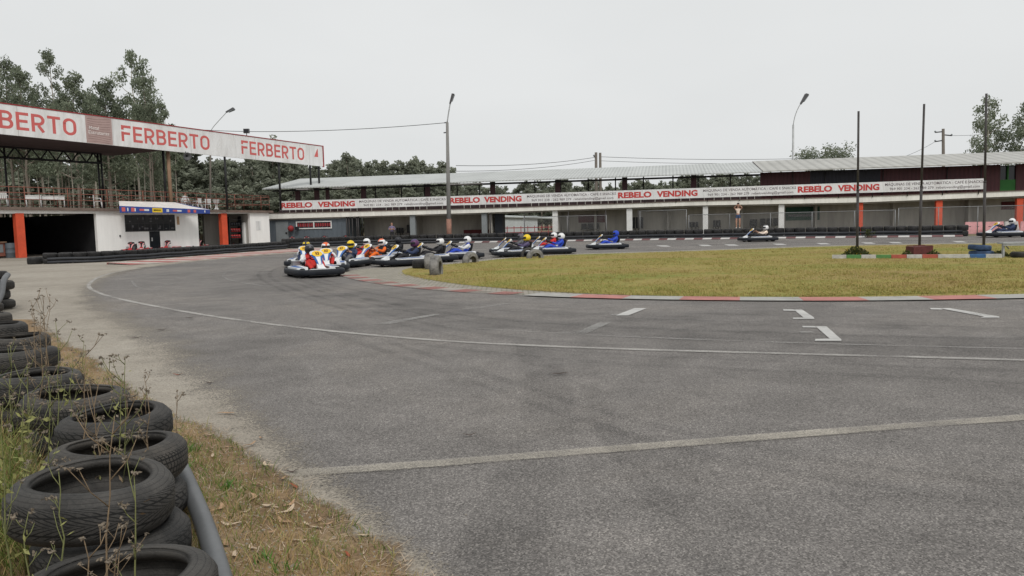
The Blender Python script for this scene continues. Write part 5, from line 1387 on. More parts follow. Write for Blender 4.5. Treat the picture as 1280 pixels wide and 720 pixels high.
# helmets on the shelf of the open pit room
o = thing('shelf', 'dark shelf of racing helmets in the pit room behind the orange pillar', 'shelf', FL.P(U(292), 0, -.75))
F2 = Facade(FL.P(0, 0, -.75), FL.P(10, 0, -.75)); s0, s1 = F2.U(286, 290), F2.U(301, 290)
mb = MB(); hs = [.75, 1.25, 1.75, 2.25]
for z in hs: F2.box(mb, s0, s1, z - .04, z, -.28, .12)
wchild(mb, 'board', MT['kart_black'], o)
for u in (s0, s1): mb = MB(); F2.box(mb, u - .03, u + .03, 0, 2.5, -.29, .13); wchild(mb, 'upright', MT['dark_steel'], o)
for r_, z in enumerate(hs[:3]):
    for j in range(5):
        q = F2.P(s0 + (s1 - s0) * (j + .5) / 5, z + .13, -.08)
        h = link('helmet', helmet_mesh); h.location = q; h.rotation_euler = (0, 0, R(-60)); setmat(h, ['helm_black' if (r_ == 2 or (j == 0)) else 'helm_orange' if False else 'glove_red', None, 'helm_black' if r_ == 2 else 'glove_red'])
        tag(h, 'red helmet stored on the pit room shelf' if not (r_ == 2 or j == 0) else 'black helmet stored on the pit room shelf', 'helmet', 'red helmets on the shelf' if not (r_ == 2 or j == 0) else 'black helmets on the shelf')
o = thing('cabinet', 'tall white cabinet with a grey door beside the helmet shelf', 'cabinet', F2.P(F2.U(308, 290), 0, 0))
mb = MB(); F2.box(mb, s1 + .15, s1 + 1.1, 0, 2.0, -.3, .2); wchild(mb, 'body', MT['plastic_white'], o)
mb = MB(); F2.box(mb, s1 + .62, s1 + 1.05, .1, 1.2, .201, .22); wchild(mb, 'door', MT['grey_wall'], o)
# workbench and barrel in the first garage
F3 = Facade(FL.P(0, 0, -1.2), FL.P(10, 0, -1.2))
o = thing('workbench', 'small orange brown workbench with drawers at the garage corner', 'workbench', F3.P(F3.U(3, 310), 0, 0))
mb = MB(); a = F3.U(-6, 310); b = F3.U(8, 310); F3.box(mb, a, b, .95, 1.02, -.5, .1); wchild(mb, 'table_top', MT['wood_post'], o)
mb = MB(); F3.box(mb, a + .1, b - .08, .12, .94, -.45, .0); wchild(mb, 'drawer_unit', MT['rail_brown'], o)
mb = MB(); F3.box(mb, b - .75, b - .2, .35, .85, .001, .03); wchild(mb, 'drawer', MT['grey_door'], o)
q = F3.P(F3.U(12, 312), 0, .1)
mb = MB(); mb.lathe([(0, 0), (.26, 0), (.27, .02), (.265, .3), (.28, .32), (.265, .34), (.265, .6), (.28, .62), (.265, .64), (.27, .9), (.26, .92), (0, .91)], 18); o = mb.build('barrel', MT['grey_wall']); o.location = q; tag(o, 'grey steel barrel in the shade beside the orange brown workbench', 'barrel')
# red ball hung on the office wall
q = FR.P(V(365.5), zS(365.5, 285.5), .30)
o = thing('signal_ball', 'round red ball on a bracket on the grey office wall left of the window', 'signal ball', q)
mb = MB(); mb.ball((0, 0, 0), .27, 0, 18, 12); mb.build('ball', MT['poster_red'], o)
mb = MB(); mb.tube([(0, .05, -.02), (.05, .32, -.02)], .03, 6); mb.build('bracket', MT['dark_steel'], o)
q = FR.P(V(372.5), zS(372, 285.5), .12)
o = thing('floodlight', 'dark floodlight beside the red ball on the grey office wall', 'floodlight', q)
mb = MB(); mb.hexa([(-.16, -.25, -.14), (.2, -.25, -.14), (.14, .0, -.08), (-.1, .0, -.08), (-.16, -.25, .16), (.2, -.25, .16), (.14, .0, .1), (-.1, .0, .1)]); mb.build('lamp_head', MT['kart_navy'], o)
mb = MB(); mb.tube([(0, -.05, 0), (0, .13, 0)], .03, 5); mb.build('bracket', MT['dark_steel'], o)

# ------------------------------------------------------------------ poles, lamps, wires
def lampost(label, base, pts, rad, head_dir, mat='pole_concrete', mat2='galv', foot=None, hs=1.):
    o = thing('street_lamp', label, 'street lamp', base)
    mb = MB(); mb.tube([Vector(p) - Vector(base) for p in pts[:2]], rad, 10); pole = mb.build('pole', MT[mat], o)
    if foot:
        mb = MB(); mb.tube([(0, 0, 0), (Vector(pts[1]) - Vector(base)) * foot], rad[0] * 1.04, 10); mb.build('rusty_foot', MT['pole_rust'], o)
    mb = MB(); mb.tube(smooth_line([Vector(p) - Vector(base) for p in pts[1:]], .15, 2), rad[1] * .45, 8); mb.build('arm', MT[mat2], o)
    e = Vector(pts[-1]) - Vector(base); d = Vector(head_dir).normalized()
    mb = MB(); s = d.cross(Vector((0, 1, 0))).normalized(); s = Vector((0, 1, 0)); w = d.cross(s).normalized()
    P = lambda a, b, c: e + d * a * hs + s * b * hs + w * c * hs
    mb.hexa([P(-.15, -.09, -.06), P(.75, -.2, -.09), P(.75, .2, -.09), P(-.15, .09, -.06), P(-.12, -.07, .06), P(.70, -.17, .12), P(.70, .17, .12), P(-.12, .07, .06)])
    mb.hexa([P(.12, -.15, -.13), P(.70, -.17, -.14), P(.70, .17, -.14), P(.12, .15, -.13), P(.12, -.13, -.08), P(.70, -.17, -.092), P(.70, .17, -.092), P(.12, .13, -.08)], 1)
    mb.build('lamp_head', [MT['lamp_grey'], MT['grey_door']], o)
    return o
Yl = 61.0
b = AT(561.5, 300, Yl); b.z = 0
lampost('tall concrete lamp post with tilted lamp head rising by the far straight, rust stained foot', b, [b, AT(559, 153, Yl), AT(560.5, 142, Yl), AT(563, 128, Yl)], [.2, .11], (.35, -.1, .9), foot=.20, hs=.95)
mb = MB()
for y, dx in ((153, -3), (165.5, -4)):
    a = AT(558.5, y, Yl); mb.tube([a, AT(558.5 + dx, y + .5, Yl)], .05, 6)
wthing(mb, 'insulator', MT['lamp_grey'], 'pair of small insulators on the concrete lamp post', 'insulator')
Y2 = 76.
b = AT(991, 262, Y2); b.z = 0
lampost('curved steel street lamp rising behind the grandstand roof', b, [b, AT(991.5, 156, Y2), AT(993.5, 145, Y2), AT(998, 134, Y2), AT(1002, 128, Y2)], [.12, .09], (.5, 0, .75), 'galv', hs=1.3)
Y3 = 92.
b = AT(262, 285, Y3); b.z = 0
lampost('slanted street lamp showing above the white banner', b, [b, AT(263, 166, Y3), AT(265, 160, Y3), AT(284, 139.5, Y3)], [.12, .09], (.75, 0, .3), 'timber_pole', hs=1.25)
def wire(label, pts, r=.018, sag=.0):
    out = []
    for a, b in zip(pts, pts[1:]):
        for t in range(12): 
            p = a.lerp(b, t / 12); p.z -= sag * 4 * (t / 12) * (1 - t / 12); out.append(p)
    out.append(pts[-1]); mb = MB(); mb.tube(out, r, 4); wthing(mb, 'power_line', MT['dark_steel'], label, 'power line')
Yp = 84.
def pole(label, px, pt, w, Y_, cross=None):
    b = AT(px, 285, Y_); b.z = 0; t = AT(pt[0], pt[1], Y_)
    o = thing('utility_pole', label, 'utility pole', b); mb = MB(); mb.tube([(0, 0, 0), t - b], [w * 1.15, w * .85], 10); mb.build('pole', MT['timber_pole'], o)
    if cross:
        for (xa, ya, xb, yb) in cross:
            mb = MB(); mb.tube([AT(xa, ya, Y_) - b, AT(xb, yb, Y_) - b], .07, 6); mb.build('cross_arm', MT['dark_steel'], o)
            for xx in (xa, xb):
                q = AT(xx, (ya if xx == xa else yb) - 1.0, Y_) - b; mb = MB(); mb.ball(q, .11, 0, 8, 6); mb.build('insulator', MT['grey_door'], o)
    return o
pole('timber utility pole with a fitting at its top, left of the close pair', 745.6, (745, 190.5), .17, Yp, [(742.5, 195.5, 745, 196)])
pole('bare timber utility pole of the close pair behind the stand', 751, (750.2, 191), .16, Yp)
pole('utility pole with two pairs of cross arms above the ribbed roof', 1179.5, (1179, 161), .18, 88., [(1169, 165.5, 1179, 164.5), (1179, 168.5, 1189.5, 169.5), (1169, 177, 1179, 175.5)])
wire('upper wire from the lamp post to the close pair of poles', [AT(570, 207, 66), AT(745, 196.5, Yp)], .022, .3)
wire('lower wire from the lamp post to the close pair of poles', [AT(570, 214, 66), AT(743, 200.5, Yp)], .020, .3)
wire('upper wire from the close pair of poles towards the ribbed roof', [AT(751, 196, Yp), AT(1010, 198, 90)], .022, .2)
wire('lower wire from the close pair of poles behind the roof', [AT(751, 201, Yp), AT(985, 203, 90)], .020, .2)
wire('overhead cable from behind the banner to the concrete lamp post', [AT(190, 157, 66), AT(340, 164.5, 64), AT(556, 153.5, Yl)], .022, .15)
wire('thin wire rising to the pole with cross arms from the right', [AT(1189, 169.5, 88), AT(1290, 158, 92)], .018, .3)
wire('thin wire falling from the pole with cross arms', [AT(1169, 177, 88), AT(1110, 201, 92)], .018, .3)
# flagpoles
for px, top, lab in (((1071.5, 320), (1073.2, 139), 'bare dark flagpole standing in a low green bush'), ((1149, 319), (1155.2, 130), 'bare dark flagpole standing in the brick red block'), ((1229.5, 319), (1233, 117), 'bare dark flagpole standing in the blue tyres')):
    b = G(*px); t = AT(top[0], top[1], b.y)
    o = thing('flagpole', lab, 'flagpole', b); mb = MB(); mid = (t - b) * .46
    mb.tube([(0, 0, 0), mid], .046, 10); mb.build('lower_pole', MT['pole_dark'], o)
    mb = MB(); mb.tube([mid * .99, t - b], .037, 10); mb.tube([mid * .985, mid * 1.01], .05, 10); mb.build('upper_pole', MT['pole_dark'], o)
b = G(1149, 320.5)
o = thing('planter', 'brick red painted block around the foot of the middle flagpole', 'planter', b)
mb = MB(); mb.hexa([(-.34, -.26, 0), (.33, -.26, 0), (.33, .26, 0), (-.34, .26, 0), (-.31, -.24, .33), (.335, -.25, .36), (.335, .25, .36), (-.335, .25, .35)])
for s in (-1, 1): mb.box(-.315, .315, s * .22 - .02, s * .22 + .02, .362, .38)
mb.build('box', MT['brick_red'], o)
b = G(1230, 321.5)
tyre(blue_t, b + Vector((0, .15, .11)), (0, 0, 0), 'lower of two blue painted tyres around the flagpole'); tyre(blue_t, b + Vector((-.06, .15, .31)), (0, .08, 0), 'upper of two blue painted tyres around the flagpole', None, .93)
def bush(label, p, rx, ry, h, n, lw=.06, flowers=False):
    o = thing('bush', label, 'bush', p, 0, 'low bushes at the flagpoles')
    mb = MB()
    for i in range(n):
        a = rnd.random() * 2 * PI; r_ = math.sqrt(rnd.random()); z = h * (1 - r_ ** 2) * rnd.random() ** .5
        c = Vector((rx * r_ * math.cos(a), ry * r_ * math.sin(a), max(.02, z)))
        d = Vector((rnd.gauss(0, 1), rnd.gauss(0, 1), rnd.gauss(.4, .8))).normalized(); s = d.cross(Vector((rnd.gauss(0, 1), rnd.gauss(0, 1), rnd.gauss(0, 1)))).normalized()
        l = lw * rnd.uniform(.7, 1.5); mb.poly([c, c + d * l * .5 + s * l * .22, c + d * l, c + d * l * .5 - s * l * .22], 1 if flowers and rnd.random() < .03 else 0)
    mb.build('foliage', [MT['leaf_bush'], MT['kart_yellow']], o)
    mb = MB()
    for i in range(9): a = rnd.random() * 6.3; mb.tube([(0, 0, 0), (rx * .6 * math.cos(a), ry * .6 * math.sin(a), h * .75)], .008, 4)
    mb.build('stem', MT['stem_dry'], o)
bush('low green flowering bush at the foot of the flagpole nearest the middle', G(1070, 321.8), .52, .4, .36, 1500, .07, True)
bush('tuft of leaves left of the brick red block', G(1134, 321.4), .20, .2, .22, 400); bush('tuft of leaves right of the brick red block', G(1167, 321.4), .26, .2, .22, 500, .06); bush('leafy tuft beside the blue tyres', G(1248, 321), .34, .3, .2, 600, .06)
# bench at the frame edge, on a dark tyre
b = G(1258, 322.5)
o = thing('bench', 'grey plank bench on a steel leg at the frame edge above a dark tyre', 'bench', b)
mb = MB(); mb.box(-.04, 1.7, .1, .42, .44, .49); mb.box(-.03, 1.7, .12, .16, .38, .44); mb.build('plank', MT['galv'], o)
mb = MB(); mb.box(.02, .07, .2, .28, 0, .44); mb.tube([(.07, .24, .44), (.22, .24, .28)], .02, 5); mb.build('leg', MT['galv'], o)
mb = MB(); mb.box(1.5, 1.55, .2, .28, 0, .44); mb.build('leg', MT['galv'], o)
tyre(near_meshes[1], b + Vector((.42, -.12, .10)), (0, 0, 0), 'dark worn tyre lying flat below the grey bench', None, 1.1)

# pink and white barrier blocks by the far straight
YB = G(1230, 292.6)
def block(label, x0, x1, mat, dy=0.):
    y0 = 292.4; a = G(x0, y0); c = G(x1, y0 - .3)
    d = (c - a); L = d.length; ang = math.atan2(d.y, d.x)
    o = thing('barrier_block', label, 'barrier', a + Vector((0, dy, 0)), ang, 'plastic barrier blocks by the far straight')
    mb = MB(); L -= .04
    lo = [(0, 0, 0), (L, 0, 0), (L, .5, 0), (0, .5, 0)]; mi_ = [(0, .03, .28), (L, .03, .28), (L, .47, .28), (0, .47, .28)]; hi = [(.04, .17, .82), (L - .04, .17, .82), (L - .04, .33, .82), (.04, .33, .82)]
    mb.hexa(lo + mi_); mb.hexa([(p[0], p[1], p[2] + .002) for p in mi_] + hi); mb.build('body', MT[mat], o)
    mb = MB()
    for i in range(2):
        x = L * (.28 + .44 * i); mb.box(x - .07, x + .07, .08, .12, .42, .52)
    mb.build('lifting_slot', MT['kart_black'], o)
block('low pink barrier block at the end of the far tyre wall', 1206, 1229.5, 'pink'); block('pink barrier block behind the blue tyre flagpole', 1230, 1256, 'pink'); block('white barrier block behind the navy suited driver', 1256.5, 1275, 'barrier_white'); block('pink barrier block at the frame edge', 1275.5, 1300, 'pink')
# chain link fence behind the tyre wall
def fence(label, segs, zh, cat='fence'):
    a = segs[0]; o = thing('chain_link_fence', label, cat, (a.x, a.y, 0))
    mb = MB(); mb.tube([Vector((p.x, p.y, zh)) for p in segs], .024, 6); wchild(mb, 'top_rail', MT['fence_steel'], o)
    for p in segs: mb = MB(); mb.tube([(p.x, p.y, 0), (p.x, p.y, zh + .02)], .028, 6); wchild(mb, 'fence_post', MT['fence_steel'], o)
    mb = MB()
    for p, q in zip(segs, segs[1:]): L = (q - p).length; mb.poly([(p.x, p.y, .05), (q.x, q.y, .05), (q.x, q.y, zh - .03), (p.x, p.y, zh - .03)], 0, [(0, 0), (L, 0), (L, zh), (0, zh)])
    wchild(mb, 'wire_mesh', MT['chain_link'], o)
def fl(pxs, Y0, Y1):
    r_ = []
    for i, x in enumerate(pxs): t = i / (len(pxs) - 1); p = AT(x, 275, Y0 + (Y1 - Y0) * t); p.z = 0; r_.append(p)
    return r_
fence('chain link fence behind the tyre wall under the green sign', fl([861, 912, 963, 1015, 1068, 1119], 55.5, 51.0), 1.75)
fence('chain link fence behind the tyre wall and the pink blocks', fl([1123, 1173, 1222, 1290], 51.0, 49.6), 1.86)
fence('tall framed gate in the fence left of the white columns pair', fl([800, 858], 57.5, 56.0), 2.15)
fence('chain link fence with thin posts behind the tyre wall at the open bay', fl([655, 709, 758], 60.5, 59.2), 1.9)

# ------------------------------------------------------------------ trees
def leaf(mb, c, l, w, droop=.0):
    d = Vector((rnd.gauss(0, 1), rnd.gauss(0, 1), rnd.gauss(-droop, .7))).normalized(); s = d.cross(Vector((rnd.gauss(0, 1), rnd.gauss(0, 1), rnd.gauss(0, 1)))).normalized() * w
    n = len(mb.v); mb.v += [tuple(c - d * l * .5), tuple(c + s), tuple(c + d * l * .5), tuple(c - s)]; mb.face((n, n + 1, n + 2, n + 3))
def clump(mb, c, r, n, l, flat=.7):
    for i in range(n):
        v = Vector((rnd.gauss(0, 1), rnd.gauss(0, 1), rnd.gauss(0, 1))); v.normalize(); v *= r * rnd.random() ** .45; v.z *= flat
        k = rnd.uniform(.7, 1.3) * l; leaf(mb, c + v, k, k * .28, .5)
def euc(seed, H, base, spread, nl, nleaf, l, trunk_r, pale, crown='tall', far=False):
    """a eucalyptus: thin tall trunk, rising limbs, leaf clumps with gaps between; returns (trunk mesh, crown mesh)"""
    global rnd
    keep = rnd; rnd = random.Random(seed)
    tb = MB(); cb = MB()
    n = 7; tp = [Vector((rnd.gauss(0, .012) * H * (i / n), rnd.gauss(0, .012) * H * (i / n), H * .97 * i / n)) for i in range(n + 1)]
    tr = [trunk_r * (1 - .85 * i / n) for i in range(n + 1)]; tb.tube(tp, tr, 7)
    def at(z): 
        t = max(0, min(.999, z / (H * .97))) * n; i = int(t); return tp[i].lerp(tp[i + 1], t - i), tr[i]
    cl = []
    for i in range(nl):
        f = (i + .3 * rnd.random()) / nl; z = H * (base + (1 - base) * f * .93)
        p, r = at(z); a = i * 2.4 + rnd.uniform(-.5, .5)
        if crown == 'round': ln = spread * math.sin(PI * min(1, .22 + .78 * (1 - f))) ** .6
        else: ln = spread * (1 - f) ** .55 * rnd.uniform(.55, 1.1) + .35
        rise = rnd.uniform(.35, .9) * ln
        e = p + Vector((math.cos(a) * ln, math.sin(a) * ln, rise)); m = p.lerp(e, .5) + Vector((0, 0, -.06 * ln))
        tb.tube([p, m, e], [r * .45 + .01, r * .25 + .01, .015], 5)
        k = rnd.choice((2, 3, 3, 4))
        for j in range(k):
            t = 1 - .22 * j; q = p.lerp(e, t) + Vector((rnd.gauss(0, .2), rnd.gauss(0, .2), rnd.gauss(.1, .15))) * ln * .5
            cl.append((q, max(.35, (.30 * ln + .35) * rnd.uniform(.65, 1.25))))
    q, r = at(H); cl.append((q + Vector((0, 0, .1)), .5)); cl.append((q - Vector((0, 0, .6)), .8))
    tot = sum(c[1] ** 2 for c in cl)
    for q, r in cl: clump(cb, q, r, int(nleaf * r * r / tot), l, rnd.uniform(.6, .95))
    rnd = keep
    return tb.mesh('trunk', [MT['bark_pale' if pale else 'bark']]), cb.mesh('crown', [MT['leaf_far_hazed' if far else 'leaf_near']])
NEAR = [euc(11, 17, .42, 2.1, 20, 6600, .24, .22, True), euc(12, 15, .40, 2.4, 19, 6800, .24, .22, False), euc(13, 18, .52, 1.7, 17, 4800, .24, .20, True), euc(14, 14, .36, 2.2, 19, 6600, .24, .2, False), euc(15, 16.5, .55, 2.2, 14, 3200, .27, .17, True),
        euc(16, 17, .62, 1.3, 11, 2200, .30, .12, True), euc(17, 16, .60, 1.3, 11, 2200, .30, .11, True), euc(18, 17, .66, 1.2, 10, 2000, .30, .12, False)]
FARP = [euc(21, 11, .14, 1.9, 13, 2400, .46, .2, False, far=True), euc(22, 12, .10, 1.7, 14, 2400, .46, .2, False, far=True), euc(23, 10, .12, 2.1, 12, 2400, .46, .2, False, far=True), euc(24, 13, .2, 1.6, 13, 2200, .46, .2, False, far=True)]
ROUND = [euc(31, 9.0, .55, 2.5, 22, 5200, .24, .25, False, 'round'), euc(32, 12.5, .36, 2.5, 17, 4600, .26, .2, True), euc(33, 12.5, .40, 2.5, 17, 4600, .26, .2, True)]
def tree(proto, loc, sc, rz, label, group=None, name='eucalyptus_tree', sz=None, tilt=0):
    o = thing(name, label, 'tree', loc, rz, group); o.scale = (sc, sc, sz or sc); o.rotation_euler.x = tilt
    link('trunk', proto[0], o); link('crown', proto[1], o); return o
def tree_at(proto, px, ytop, Y_, label, group=None, wide=1., name='eucalyptus_tree', H=None, rz=None):
    t = AT(px, ytop, Y_); b = Vector((t.x, t.y, 0))
    H0 = max(v.co.z for v in proto[1].vertices); s = t.z / H0
    return tree(proto, b, s * wide, rnd.random() * 6.28 if rz is None else rz, label, group, name, s)
# grove behind the pit building, one by one
g1 = [(-14, 78, 76, 3, 1.05, 'eucalyptus cut by the frame edge behind the white banner'), (4, 66, 70, 1, 1.0, 'tall eucalyptus with a pointed top nearest the frame edge'), (24, 80, 68, 1, 1.15, 'broad dark eucalyptus between the frame edge tree and the slender one'),
      (61, 58, 74, 2, 1.05, 'slender airy eucalyptus with a light top over the letter R'), (88, 86, 66, 3, 1.2, 'rounded dark eucalyptus between the two slender ones'), (129, 94, 70, 3, 1.25, 'full dark eucalyptus left of the tallest open crowned one'),
      (163, 60, 72, 4, 1.15, 'tallest open crowned eucalyptus above the brown banner panel'), (180, 88, 67, 1, .95, 'bushy eucalyptus just right of the tallest open crowned one'), (112, 108, 78, 0, 1., 'lower eucalyptus filling the gap behind the full dark one'), (45, 104, 80, 0, 1., 'lower eucalyptus filling the gap behind the broad dark one'),
      (186, 122, 74, 3, .8, 'shorter eucalyptus at the end of the tall grove')]
for px, yt, Y_, k, w, lab in g1: tree_at(NEAR[k], px, yt, Y_, lab, None, w * .64)
# inner rows: trunks seen under the terrace roof
for i in range(34):
    px = -40 + 260 * (i + rnd.random() * .8) / 34; Y_ = rnd.uniform(64, 84)
    tree_at(NEAR[rnd.choice((5, 6, 7))], px, rnd.uniform(118, 190), Y_, 'slim eucalyptus in the wood behind the pit terrace', 'slim eucalyptus of the wood behind the pit terrace', rnd.uniform(.6, .9))
for i in range(30):
    px = -60 + 300 * (i + rnd.random()) / 30; Y_ = rnd.uniform(92, 112)
    tree_at(FARP[rnd.randrange(4)], px, rnd.uniform(170, 215), Y_, 'leafy tree of the dense wood behind the terrace', 'leafy trees of the dense wood behind the terrace', rnd.uniform(1.2, 1.6), 'tree')
# wood behind the pit building's far half, up to the lamp post
sil = [(190, 205), (215, 200), (240, 204), (262, 196), (300, 200), (322, 192), (344, 170), (360, 198), (380, 200), (404, 206), (420, 196), (433, 190), (450, 201), (470, 197), (486, 202), (505, 199), (517, 195), (530, 203), (545, 206), (552, 201), (566, 208)]
def sily(x):
    for a, b in zip(sil, sil[1:]):
        if a[0] <= x <= b[0]: return a[1] + (b[1] - a[1]) * (x - a[0]) / (b[0] - a[0])
    return 215
for i in range(64):
    px = 190 + 376 * (i + rnd.random() * .7) / 64; Y_ = rnd.uniform(98, 128)
    tree_at(FARP[rnd.randrange(4)], px, sily(px) - 2 + abs(rnd.gauss(0, 5)), Y_, 'eucalyptus in the wood between the banner and the concrete lamp post', 'eucalyptus of the wood between the banner and the concrete lamp post', rnd.uniform(.8, 1.15))
for px, yt, lab in ((344, 168, 'single tree top standing above the white banner near its end'), (433, 189, 'highest treetop of the wood right of the banner'), (519, 194, 'pointed treetop of the wood left of the concrete lamp post'), (551, 203, 'small lone treetop close left of the concrete lamp post'), (566, 208, 'small rounded treetop right of the concrete lamp post')):
    tree_at(FARP[rnd.randrange(4)], px, yt, 104, lab, None, .75)
for i in range(34):
    px = 180 + 390 * (i + rnd.random()) / 34
    tree_at(FARP[rnd.randrange(4)], px, rnd.uniform(222, 240), rnd.uniform(84, 94), 'low bushy tree in the undergrowth behind the stand', 'low bushy trees in the undergrowth behind the stand', rnd.uniform(1.1, 1.6), 'tree')
# far wood seen between slab and roof
sil2 = [(560, 232), (600, 226), (640, 231), (660, 222), (690, 226), (705, 217), (716, 233), (735, 220), (760, 228), (790, 222), (830, 223), (860, 214), (900, 214), (950, 214), (1000, 212)]
for i in range(100):
    px = 560 + 420 * (i + rnd.random() * .8) / 100
    y = 230
    for a, b in zip(sil2, sil2[1:]):
        if a[0] <= px <= b[0]: y = a[1] + (b[1] - a[1]) * (px - a[0]) / (b[0] - a[0])
    tree_at(FARP[rnd.randrange(4)], px, y + abs(rnd.gauss(0, 6)), rnd.uniform(135, 165), 'tree of the distant wood seen between slab and roof', 'trees of the distant wood between slab and roof', rnd.uniform(.9, 1.4), 'tree')
tree_at(ROUND[0], 1034, 177, 84, 'round topped tree showing above the ribbed roof', None, 1.12, 'tree', rz=.6)
tree_at(ROUND[1], 1236, 118, 74, 'tall loose crowned tree behind the third flagpole', None, .74, 'tree', rz=1.0)
tree_at(ROUND[2], 1287, 122, 72, 'tall loose crowned tree cut by the right frame edge', None, .74, 'tree', rz=3.2)

# ------------------------------------------------------------------ grass
def blade(mb, x, y, z, h, w, lean):
    a = rnd.random() * 6.283; c, s = math.cos(a), math.sin(a); b = rnd.random() * 6.283; lx, ly = math.cos(b) * lean * h, math.sin(b) * lean * h
    n = len(mb.v); mb.v += [(x - c * w, y - s * w, z), (x + c * w, y + s * w, z), (x + lx * .45 + c * w * .7, y + ly * .45 + s * w * .7, z + h * .6), (x + lx * .45 - c * w * .7, y + ly * .45 - s * w * .7, z + h * .6), (x + lx, y + ly, z + h)]
    mb.face((n, n + 1, n + 2, n + 3)); mb.face((n + 3, n + 2, n + 4))
mb = MB(); cnt = 0
while cnt < 50000:
    y = 1.9 + (rnd.random() ** 1.5) * 9; g = grass_x(y); x = g + .05 - rnd.random() ** 1.1 * 3.4
    nz = noise.noise(Vector((x * 1.9, y * 1.9, 3))) + .5 * noise.noise(Vector((x * 6, y * 6, 1)))
    d = g - x
    if nz < -.30 + rnd.gauss(0, .1) or (d < .2 and rnd.random() < .55): continue
    if y > 5.2 and rnd.random() < .5: continue
    tall = d > 1.45
    h = rnd.uniform(.02, .055) if not tall else rnd.uniform(.06, .30) * (1 if y < 6 else .6)
    if rnd.random() < .05: h *= 1.8
    blade(mb, x, y, berm(x, y) - .004, h, rnd.uniform(.0012, .0028), rnd.uniform(.2, 1.3)); cnt += 1
o = mb.build('verge_grass', MT['blade_verge']); tag(o, 'dry and green grass on the verge around the near tyres', 'grass', None, 'stuff')
# straw lying flat
mb = MB()
for i in range(2600):
    y = 1.9 + (rnd.random() ** 1.4) * 5; x = grass_x(y) + .12 - rnd.random() * 1.5
    a = rnd.random() * 6.28; l = rnd.uniform(.03, .14); z = berm(x, y) + .004; c, s = math.cos(a) * l, math.sin(a) * l
    n = len(mb.v); w = .0016; mb.v += [(x - s / l * w, y + c / l * w, z), (x + s / l * w, y - c / l * w, z), (x + c, y + s, z + rnd.uniform(0, .02))]; mb.face((n, n + 1, n + 2))
o = mb.build('straw', MT['dry_leaf_pale']); tag(o, 'loose straw lying on the dry verge', 'straw', None, 'stuff')
# mown island grass
mb = MB(); cnt = 0
def inpoly(x, y, P):
    c = False; j = len(P) - 1
    for i in range(len(P)):
        if (P[i][1] > y) != (P[j][1] > y) and x < (P[j][0] - P[i][0]) * (y - P[i][1]) / (P[j][1] - P[i][1]) + P[i][0]: c = not c
        j = i
    return c
simp = lawn_poly[::3]
while cnt < 90000:
    y = 13.6 + 26 * rnd.random() ** 1.7; x = rnd.uniform(-3.2, .72 * y + 1.5)
    if not inpoly(x, y, simp): continue
    if noise.noise(Vector((x * .5, y * .5, 7))) + .6 * noise.noise(Vector((x * 2.5, y * 2.5, 9))) < -.2 + rnd.gauss(0, .25): continue
    blade(mb, x, y, .01, rnd.uniform(.012, .040), rnd.uniform(.003, .006) * (1 + y / 40), rnd.uniform(.3, 1.2)); cnt += 1
for p in lawn_near:                       # ragged edge spilling towards the kerb
    for j in range(26): blade(mb, p.x + rnd.uniform(-.2, .2), p.y + rnd.gauss(.02, .09), .01, rnd.uniform(.02, .075), .005, rnd.uniform(.3, 1.2))
for i in range(160):                      # coarser tufts
    y = 14.2 + 20 * rnd.random() ** 1.5; x = rnd.uniform(-2, .7 * y)
    if not inpoly(x, y, simp): continue
    for j in range(40): blade(mb, x + rnd.gauss(0, .09), y + rnd.gauss(0, .09), .01, rnd.uniform(.04, .095), .005, rnd.uniform(.3, 1.2))
o = mb.build('island_grass', MT['blade_lawn']); tag(o, 'mown yellowing grass on the track island', 'grass', None, 'stuff')
# bigger tufts
def tuft(label, p, n, h, group='green grass tufts on the verge'):
    mb = MB()
    for i in range(n): blade(mb, rnd.gauss(0, .025), rnd.gauss(0, .025), 0, h * rnd.uniform(.5, 1.1), .0032, rnd.uniform(.3, 1.1))
    o = mb.build('grass_tuft', MT['leaf_fresh']); o.location = p; tag(o, label, 'grass tuft', group)
for x, y, n, h, l in ((222, 612, 60, .16, 'bright green grass tuft between the near tyre and the grey pipe'), (285, 604, 36, .055, 'green tuft right of the grey pipe'), (240, 556, 40, .05, 'green tuft on gravel just past the pipe end'), (330, 700, 26, .06, 'small green tuft low on the dry verge'), (352, 712, 18, .07, 'thin upright tuft at the verge bottom'), (206, 545, 30, .08, 'tuft beside the third tyre')):
    p = G(x, y, .08); tuft(l, (p.x, p.y, berm(p.x, p.y)), n, h, None)
# ------------------------------------------------------------------ dry eucalyptus leaves and twigs
def leaf_mesh(l, w, curl, bend):
    mb = MB(); n = 8
    for i in range(n + 1):
        t = i / n; ww = w * math.sin(PI * min(1, t * .92 + .05)) ** .8; x = l * (t - .5); y = bend * math.sin(PI * t) * l; z = .004 + curl * l * (t - .5) ** 2 * 2 + .003 * math.sin(t * 9)
        mb.v += [(x, y - ww, z + ww * .45), (x, y, z), (x, y + ww, z + ww * .3)]
    for i in range(n):
        a = i * 3
        mb.face((a, a + 1, a + 4, a + 3), 0, None, True); mb.face((a + 1, a + 2, a + 5, a + 4), 0, None, True)
    return mb
lm = {}
for m in ('dry_leaf_tan', 'dry_leaf_pale', 'dry_leaf_red', 'dry_leaf_dark'):
    lm[m] = [leaf_mesh(l, w, c * .22, b).mesh('dry_leaf', [MT[m]]) for l, w, c, b in ((.13, .012, .6, .14), (.10, .010, .9, -.1), (.15, .013, .4, .2), (.08, .012, 1.2, .05))]
